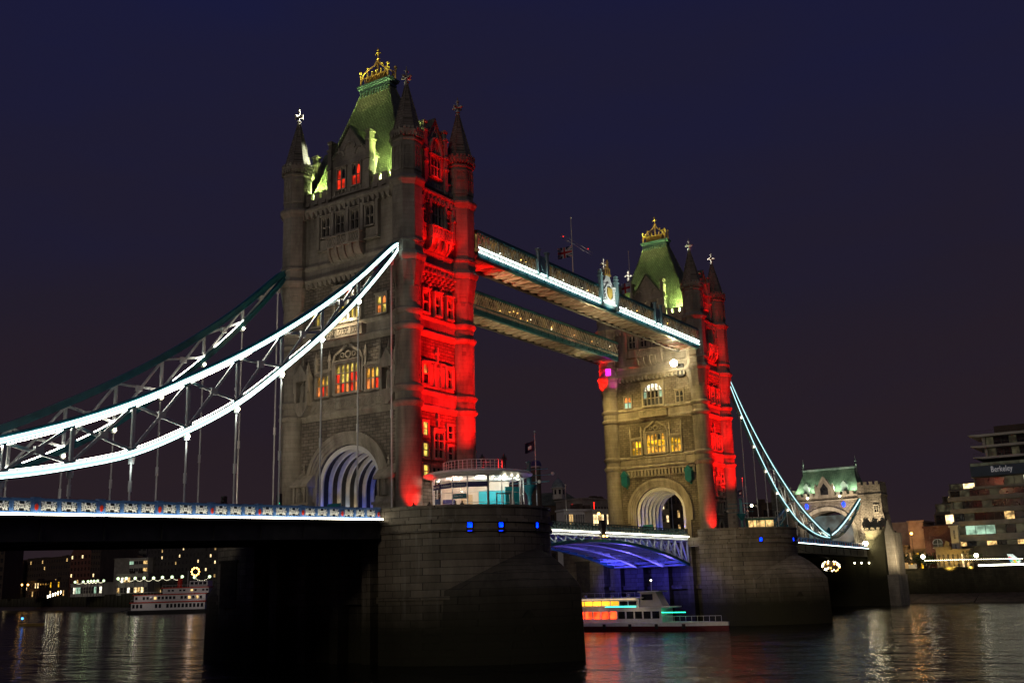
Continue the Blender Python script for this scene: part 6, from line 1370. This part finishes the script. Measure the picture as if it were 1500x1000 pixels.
# ------------------------------------------------------------------ left bank, seen under the deck
def byD(px0, px1, D0, D1, pyT):
    a = atD(px0, pyT, D0); b = atD(px1, pyT, D1); return a, b, max(a.z, b.z)
QZ = -6.6
def lb(px0, px1, D0, D1, pyT, name, label, mat, cols, rows, lit, seed, depth=25, **k):
    a, b, z = byD(px0, px1, D0, D1, pyT); return building(name, label, a, b, depth, BZ, z, mat, cols, rows, lit, seed=seed, **k)
lb(-30, 8, 640, 640, 803, 'warehouse', 'dark warehouse cut by the left edge of the photo', brick_dark, 5, 6, .05, 31)
lb(8, 28, 760, 760, 822, 'apartment_house', 'pale lamp lit house end left of the long dark block', brick_yellow, 3, 5, .12, 32, ww=.35)
P, fr, h, d = lb(28, 104, 780, 720, 821, 'riverside_flats', 'long low dark block of flats with three roof boxes and scattered lit windows', brick_dark, 22, 6, .08, 33, ww=.4, wh=.45, mats=(w_warm, w_warm2, w_warm))
for k in range(3): MB().box(-h+8+k*12, -h+12+k*12, -8, -3, atD(60, 821, 750).z, atD(60, 815, 750).z, fr).build('roof_box', brick_dark, P, smooth=False)
lb(104, 134, 640, 620, 812, 'gabled_warehouse', 'reddish warehouse with a rounded gable and a few lit windows', brick_red, 6, 7, .18, 34, ww=.4, roof='gable')
lb(134, 148, 612, 606, 803, 'tall_warehouse', 'tall narrow dark warehouse behind the gabled one', brick_dark, 4, 8, .05, 35)
lb(145, 216, 640, 640, 790, 'dark_block', 'broad unlit dark block rising behind the white modern building', dark_clad, 10, 8, .03, 36)
lb(168, 190, 560, 556, 819, 'white_building', 'pale plain modern building wall left of the bright terraces', concrete, 0, 0, 0, 37)
lb(190, 217, 552, 545, 819, 'glazed_building', 'modern building with bright pale green glazed floors', render_w, 4, 5, .35, 38, ww=.9, wh=.45, mats=(w_pale, w_warm, w_white))
lb(172, 217, 530, 524, 842, 'terrace_pavilion', 'low bright riverside restaurant in front of the white building', render_w, 9, 2, .45, 39, ww=.7, depth=10, mats=(w_warm2, w_warm, w_white))
lb(217, 300, 556, 500, 795, 'hotel_block', 'large flat fronted hotel block with a grid of small windows', dark_clad, 16, 8, .08, 40, ww=.3, wh=.4, mats=(w_warm, w_warm2))
lb(300, 340, 500, 480, 790, 'hotel_wing', 'end wing of the hotel beside the near pier', dark_clad, 6, 8, .1, 41, ww=.3, wh=.4)
lb(104, 150, 590, 560, 856, 'quay_shed', 'low glowing quay shed under the swagged lights', render_w, 12, 1, .35, 42, depth=6, ww=.8, mats=(w_pale, w_white))
lb(40, 100, 700, 660, 852, 'quayside_terrace', 'low terrace of shops with bright doorways by the water', brick_dark, 16, 2, .28, 43, depth=8, ww=.4, wh=.6, mats=(w_warm2, w_warm, p_hot))
for i, (px, py, D) in enumerate(((16, 856, 690), (32, 856, 690), (41, 856, 690))):
    a = atD(px, py, D); street_lamp(a, BZ, ('leftmost', 'middle', 'rightmost')[i]+' of three sodium lamps on the distant left quay', bulb_o, .6, 'sodium lamps on the left quay', 250, (1, .5, .12))
def swags(pts, D, r, label, sag):
    Q = [atD(px, py, D) for px, py in pts]; P = stringlights(Q, 9, .13, label, bulb_s, sag)
    for q in Q:
        MB().ball(q, r, 10, 6).build('globe', globe_g, P); MB().tube((q.x, q.y, BZ), (q.x, q.y, q.z-r), .12, n=6).build('post', black_p, P)
globe_g = glow('globe_green_white', (.75, 1, .55), 2.2)
swags([(110, 852), (122, 851.5), (129, 851), (133.5, 850.7), (138, 850.5), (143, 850.2), (152, 850)], 520, .6, 'tight run of swagged lights with globes on the far left quay', .9)
swags([(173, 847), (185, 846.5), (198, 846.3), (211, 846), (225, 846), (238, 845), (252, 844.5), (267, 844)], 470, .65, 'long run of swagged lights and globes along the quay above the moored ship', 1.3)
swags([(285, 845), (307, 844)], 455, .65, 'last pair of globe lamps by the near pier', 1.5)
for px, py, D, e in ((130, 860, 505, 150), (200, 858, 455, 200), (240, 856, 455, 120)):
    lamp('quay_globe_light', 'POINT', atD(px, py-8, D), None, e, (.8, 1, .5), .6)
a = atD(286, 842, 440); P = thing('lantern_wheel', (a.x, a.y, BZ), 'golden ring shaped decorative light on a post above the ship', 'light'); m = MB()
for k in range(10): m.ball(a+RT*1.6*cos(k*.628)+Vector((0, 0, 1.6*sin(k*.628)+1.5)), .35, 6, 4)
m.build('ring_lamp', bulb_o, P); MB().tube((a.x, a.y, BZ), a, .12).build('post', black_p, P)
P = None
for k in range(6):
    p = atD(70+k*3.8, 872-k*1.3, 560); single(MB().ball(p, .3, 6, 4).box(p.x-.08, p.x+.08, p.y-.08, p.y+.08, p.z-1.4, p.z-.2), 'ramp_light', bulb, p, 'small bright ramp light, number %s from the left in the slanting row' % ('one', 'two', 'three', 'four', 'five', 'six')[k], 'lamp', 'slanting row of ramp lights')
# moored ship
def ship():
    D = 432; bl = onwater(186, 894, D); br = onwater(326, 896, D-8); d = (br-bl); L = d.length; d.normalize(); n = Vector((d.y, -d.x, 0)); c = (bl+br)/2; c.z = WZ
    P = thing('moored_ship', c, 'white moored passenger ship with red striped decks and raised wheelhouse', 'ship'); fr = Fr(Vector((c.x, c.y, 0)), n); fr.u = d; h = L/2
    m = MB(); st = [(-h, .2), (-h+2, 2.6), (-h+8, 4), (h-10, 4), (h-3, 2.4), (h, .2)]
    for (a, wa), (b, wb) in zip(st, st[1:]): m.hexa([fr(a, -wa, WZ-1), fr(b, -wb, WZ-1), fr(b, wb, WZ-1), fr(a, wa, WZ-1), fr(a, -wa-.4, WZ+1.6), fr(b, -wb-.4, WZ+1.6), fr(b, wb+.4, WZ+1.6), fr(a, wa+.4, WZ+1.6)])
    m.build('hull', black_p, P, smooth=False)
    for i, (x0, x1, w, z0, z1) in enumerate(((-h+4, h-6, 3.8, 1.6, 4.6), (-h+5, h-6, 3.6, 5.0, 7.6), (-4, h-5, 3.0, 8.0, 10.2))):
        o = MB().box(x0, x1, -w, w, WZ+z0, WZ+z1, fr).build('deck_house', white_p, P, smooth=False)
        MB().box(x0-.6, x1+.6, -w-.4, w+.4, WZ+z1, WZ+z1+.28, fr).build('deck', red_p, P, smooth=False)
        random.seed(60+i); k = int((x1-x0)/1.7)
        for q in range(k):
            if random.random() < .75: u = x0+.6+q*1.7; MB().box(u, u+1.05, w, w+.06, WZ+z0+.9, WZ+z1-.6, fr).build('window', w_warm if random.random() < .18 else glass_d, o, smooth=False)
        m = MB()
        for q in range(int((x1-x0)/1.5)): m.box(x0+q*1.5, x0+q*1.5+.06, w+.3, w+.36, WZ+z1+.28, WZ+z1+1.2, fr)
        m.box(x0, x1, w+.3, w+.36, WZ+z1+1.2, WZ+z1+1.28, fr); m.build('deck_rail', white_p, P, smooth=False)
    o = MB().box(h-14, h-6, -2.2, 2.2, WZ+10.5, WZ+12.9, fr).build('wheelhouse', white_p, P, smooth=False)
    for q in range(4): MB().box(h-13.6+q*1.9, h-12.2+q*1.9, 2.2, 2.26, WZ+11.3, WZ+12.5, fr).build('window', glass_d, o, smooth=False)
    MB().lathe(*fr(2, 0, 0)[:2], [(1.0, WZ+10), (.9, WZ+13.5), (1.0, WZ+13.6), (1.0, WZ+14)], 12).build('funnel', red_p, P); MB().tube(fr(h-16, 0, WZ+10), fr(h-16, 0, WZ+17), .12).build('mast', white_p, P)
    m = MB(); m.lathe(*fr(2, 0, 0)[:2], [(.01, 0)], 3) if False else None
    for q in (-4, 4): lamp('ship_deck_light', 'POINT', fr(q*3, 9, WZ+7), None, 130, (1, .8, .75), .5)
def onwater(px, py, D): p = atD(px, py, D); return Vector((p.x, p.y, 0))
ship()
a = atD(48, 893, 300); a = Vector((a.x, a.y, WZ)); P = thing('work_barge', a, 'tiny flat barge with a blue light on the dark water at the far left', 'barge'); fr = Fr(Vector((a.x, a.y, 0)), (-.6, -.8, 0))
MB().hexa([fr(-3, -1.2, WZ-.3), fr(3, -1.2, WZ-.3), fr(3, 1.2, WZ-.3), fr(-3, 1.2, WZ-.3), fr(-3.6, -1.4, WZ+.7), fr(3.6, -1.4, WZ+.7), fr(3.6, 1.4, WZ+.7), fr(-3.6, 1.4, WZ+.7)]).build('hull', noisy('hull_ochre', (.3, .2, .05), (.4, .28, .08), 1, .6), P, smooth=False)
MB().tube(fr(-2.6, 0, WZ+.7), fr(-2.6, 0, WZ+2), .06).build('post', black_p, P); MB().ball(fr(-2.6, 0, WZ+2.2), .3, 8, 5).build('lamp', glow('lamp_azure', (.05, .3, 1), 6), P)
# ------------------------------------------------------------------ between the piers, far shore
def spire_tower():
    c = atD(787, 745, 300); t = atD(787, 671, 300); P = thing('brick_chimney_tower', (c.x, c.y, BZ), 'dark brick tower with a domed cap behind the near pier mast', 'tower'); w = 1.35
    m = MB(); m.lathe(c.x, c.y, [(w*1.15, BZ), (w, t.z-2)], 8, pi/8); m.build('shaft', brick_dark, P, smooth=False); m = MB(); m.lathe(c.x, c.y, [(w*1.2, t.z-2), (w*1.25, t.z-1.5), (w*.9, t.z-.5), (.02, t.z)], 8, pi/8); m.build('cap', navy_p, P)
    MB().lathe(c.x, c.y, [(w*1.22, t.z-2.3), (w*1.22, t.z-2.02)], 8, pi/8).build('string_course', render_w, P)
spire_tower()
P, fr, h, d = lb(772, 856, 330, 330, 741, 'cupola_hall', 'dark hipped roof hall crowned by a small pale cupola', brick_dark, 8, 2, .12, 51, depth=14, roof='hip')
c = atD(818, 722, 334); t = atD(818, 700, 334); m = MB(); m.lathe(c.x, c.y, [(2.0, c.z-2), (2.0, t.z-3.4), (2.4, t.z-3.3), (2.4, t.z-3.0)], 8, pi/8); o = m.build('cupola', render_w, P, smooth=False)
MB().lathe(c.x, c.y, [(2.2, t.z-3.0), (1.9, t.z-1.8), (1.1, t.z-.7), (.1, t.z), (.08, t.z+1.8), (.01, t.z+2)], 8, pi/8).build('dome', lead, o)
for k in range(8): a = k*pi/4; f8 = Fr((c.x+1.86*cos(a), c.y+1.86*sin(a), 0), (cos(a), sin(a), 0)); MB().box(-.35, .35, 0, .06, t.z-5.2, t.z-3.7, f8).build('window', glass_d, o, smooth=False)
lb(852, 905, 320, 330, 733, 'flat_block', 'long flat roofed block left of the far tower with a glowing upper terrace', concrete, 12, 3, .15, 52, depth=12, ww=.6)
lb(828, 905, 300, 306, 750, 'arcaded_terrace', 'low white arcaded terrace behind the bascule railing', white_p, 16, 1, .35, 53, depth=5, z0=0) if False else None
a, b, z = byD(826, 872, 296, 300, 748); building('arcaded_terrace', 'low white arcaded terrace behind the bascule railing', a, b, 5, BZ, z, white_p, 14, 4, .25, seed=53, ww=.65, wh=.6, mats=(w_dim, w_warm))
a, b, z = byD(868, 892, 290, 292, 748); building('bright_cafe', 'small bright warm lit cafe beside the sodium lamp', a, b, 5, BZ, z, render_w, 6, 4, .9, seed=54, ww=.8, wh=.6, mats=(w_warm2, w_warm))
a, b, z = byD(955, 978, 290, 290, 712); building('brown_house', 'brown brick house seen through the far arch', a, b, 10, BZ, z, brick_yellow, 4, 7, .15, seed=55, roof='hip')
a, b, z = byD(978, 1012, 300, 300, 722); building('brown_terrace', 'lower brown terrace seen through the right side of the far arch', a, b, 10, BZ, z, brick_dark, 6, 6, .1, seed=56)
a, b, z = byD(1115, 1190, 330, 335, 738); building('dark_terrace', 'unlit terrace behind the far chain and control cabin', a, b, 10, BZ, z, brick_dark, 8, 3, .1, seed=57)
for i, (px, py) in enumerate(((838, 739), (870, 736))):
    p = atD(px, py, 310); single(MB().ball(p, .17, 6, 4).box(p.x-.06, p.x+.06, p.y-.06, p.y+.06, p.z-3, p.z-.3), 'aircraft_light', b_red, p, ('left' if i == 0 else 'right')+' small red light on the roofs left of the far tower', 'lamp', 'small red roof lights')
# ------------------------------------------------------------------ river boat in the opening
def riverboat():
    X = 57.5; y0, y1 = -19.5, 12.5; P = thing('river_boat', (X, -3.5, WZ), 'long white passenger boat with orange lit cabin passing under the bascules', 'boat'); T = lambda u, o, z: Vector((X-o, -u, WZ+z))
    st = [(-12.5, 1.7), (-10.5, 2.2), (10, 2.3), (15, 1.8), (18.2, .8), (19.6, .1)]
    m = MB(); w = MB()
    for (a, wa), (b, wb) in zip(st, st[1:]):
        m.hexa([T(a, -wa*.8, -.6), T(b, -wb*.8, -.6), T(b, wb*.8, -.6), T(a, wa*.8, -.6), T(a, -wa, .75), T(b, -wb, .75), T(b, wb, .75), T(a, wa, .75)])
        w.hexa([T(a, -wa-.04, .75), T(b, -wb-.04, .75), T(b, wb+.04, .75), T(a, wa+.04, .75), T(a, -wa-.1, 1.3), T(b, -wb-.1, 1.3), T(b, wb+.1, 1.3), T(a, wa+.1, 1.3)])
    m.build('hull', noisy('hull_maroon', (.10, .01, .015), (.14, .015, .02), 1, .4), P, smooth=False); w.build('gunwale', white_p, P, smooth=False)
    o = MB().box(-12, 9.5, -2.0, 2.0, 1.3, 3.5, T).build('lower_cabin', white_p, P, smooth=False)
    for k in range(14): MB().box(-11.6+k*1.5, -10.4+k*1.5, 2.0, 2.05, 1.9, 3.0, T).build('window', p_amb2 if k < 9 else glass_d, o, smooth=False)
    MB().box(-12.4, 11.0, -2.2, 2.2, 3.5, 3.66, T).build('deck', white_p, P, smooth=False)
    o = MB().box(-11, 5.5, -1.7, 1.7, 3.66, 5.0, T).build('upper_cabin', white_p, P, smooth=False)
    for k in range(10): MB().box(-10.7+k*1.6, -9.3+k*1.6, 1.7, 1.76, 3.95, 4.6, T).build('window', p_oran if k < 8 else glass_d, o, smooth=False)
    MB().box(-11.4, 6.3, -1.95, 1.95, 5.0, 5.15, T).build('roof', white_p, P, smooth=False)
    m = MB(); m.hexa([T(5.6, -1.4, 3.66), T(9.4, -1.2, 3.66), T(9.4, 1.2, 3.66), T(5.6, 1.4, 3.66), T(5.6, -1.4, 5.9), T(8.2, -1.1, 5.9), T(8.2, 1.1, 5.9), T(5.6, 1.4, 5.9)]); o = m.build('wheelhouse', render_w, P, smooth=False)
    MB().box(5.9, 7.8, 1.38, 1.44, 4.7, 5.6, T).build('window', glass_d, o, smooth=False); MB().box(5.3, 9.0, -1.6, 1.6, 5.9, 6.05, T).build('roof', white_p, o, smooth=False)
    MB().tube(T(7, 0, 6.05), T(7, 0, 7.6), .05).build('mast', white_p, P); MB().ball(T(7, 0, 7.7), .14, 8, 5).build('mast_lamp', bulb, P)
    MB().box(8.5, 13.5, 1.9, 1.98, 2.75, 2.85, T).build('green_lamp', b_green, P, smooth=False); MB().box(-.5, 5.0, 1.78, 1.9, 3.68, 3.76, T).build('teal_lamp', glow('lamp_teal', (.05, 1, .75), 3), P, smooth=False)
    MB().box(-11.0, 5, 1.96, 2.03, 4.85, 4.97, T).build('cornice_lamp', glow('lamp_cream', (1, .7, .4), 1.0), P, smooth=False)
    m = MB()
    for k in range(11): m.tube(T(9.6+k*.9, max(.3, 2.0-k*.17), 1.3), T(9.6+k*.9, max(.3, 2.0-k*.17), 2.2), .03, n=5)
    m.bar(T(9.6, 2.0, 2.2), T(18.6, .3, 2.2), .05); m.build('bow_rail', white_p, P, smooth=False)
    for k, uu in enumerate((-9, -4.5, 0.5, 3.5)): MB().lathe(T(uu, 1.2, 5.15).x, T(uu, 1.2, 5.15).y, [(.28, WZ+5.15), (.28, WZ+5.55), (.1, WZ+5.65)], 8).build('vent', render_w, P)
    m = MB()
    for k in range(12): m.tube(T(-11+k*1.45, 1.85, 5.15), T(-11+k*1.45, 1.85, 5.9), .025, n=4)
    m.bar(T(-11, 1.85, 5.9), T(5, 1.85, 5.9), .04); m.build('roof_rail', white_p, P, smooth=False)
    for k in range(6): MB().box(-10+k*4.6, -9.5+k*4.6, 2.28, 2.45, .35, 1.1, T).build('fender', black_p, P, smooth=False)
    for k in (-8, -2, 5): lamp('boat_deck_light', 'POINT', T(k, 4.0, 3.4), None, 28, (1, .75, .5), .2)
p_amb2 = glow('cabin_red_glow', (1, .05, .01), 3.2, .7, .5); p_oran = glow('cabin_orange', (1, .42, .02), 2.4, .4, .3)
riverboat()
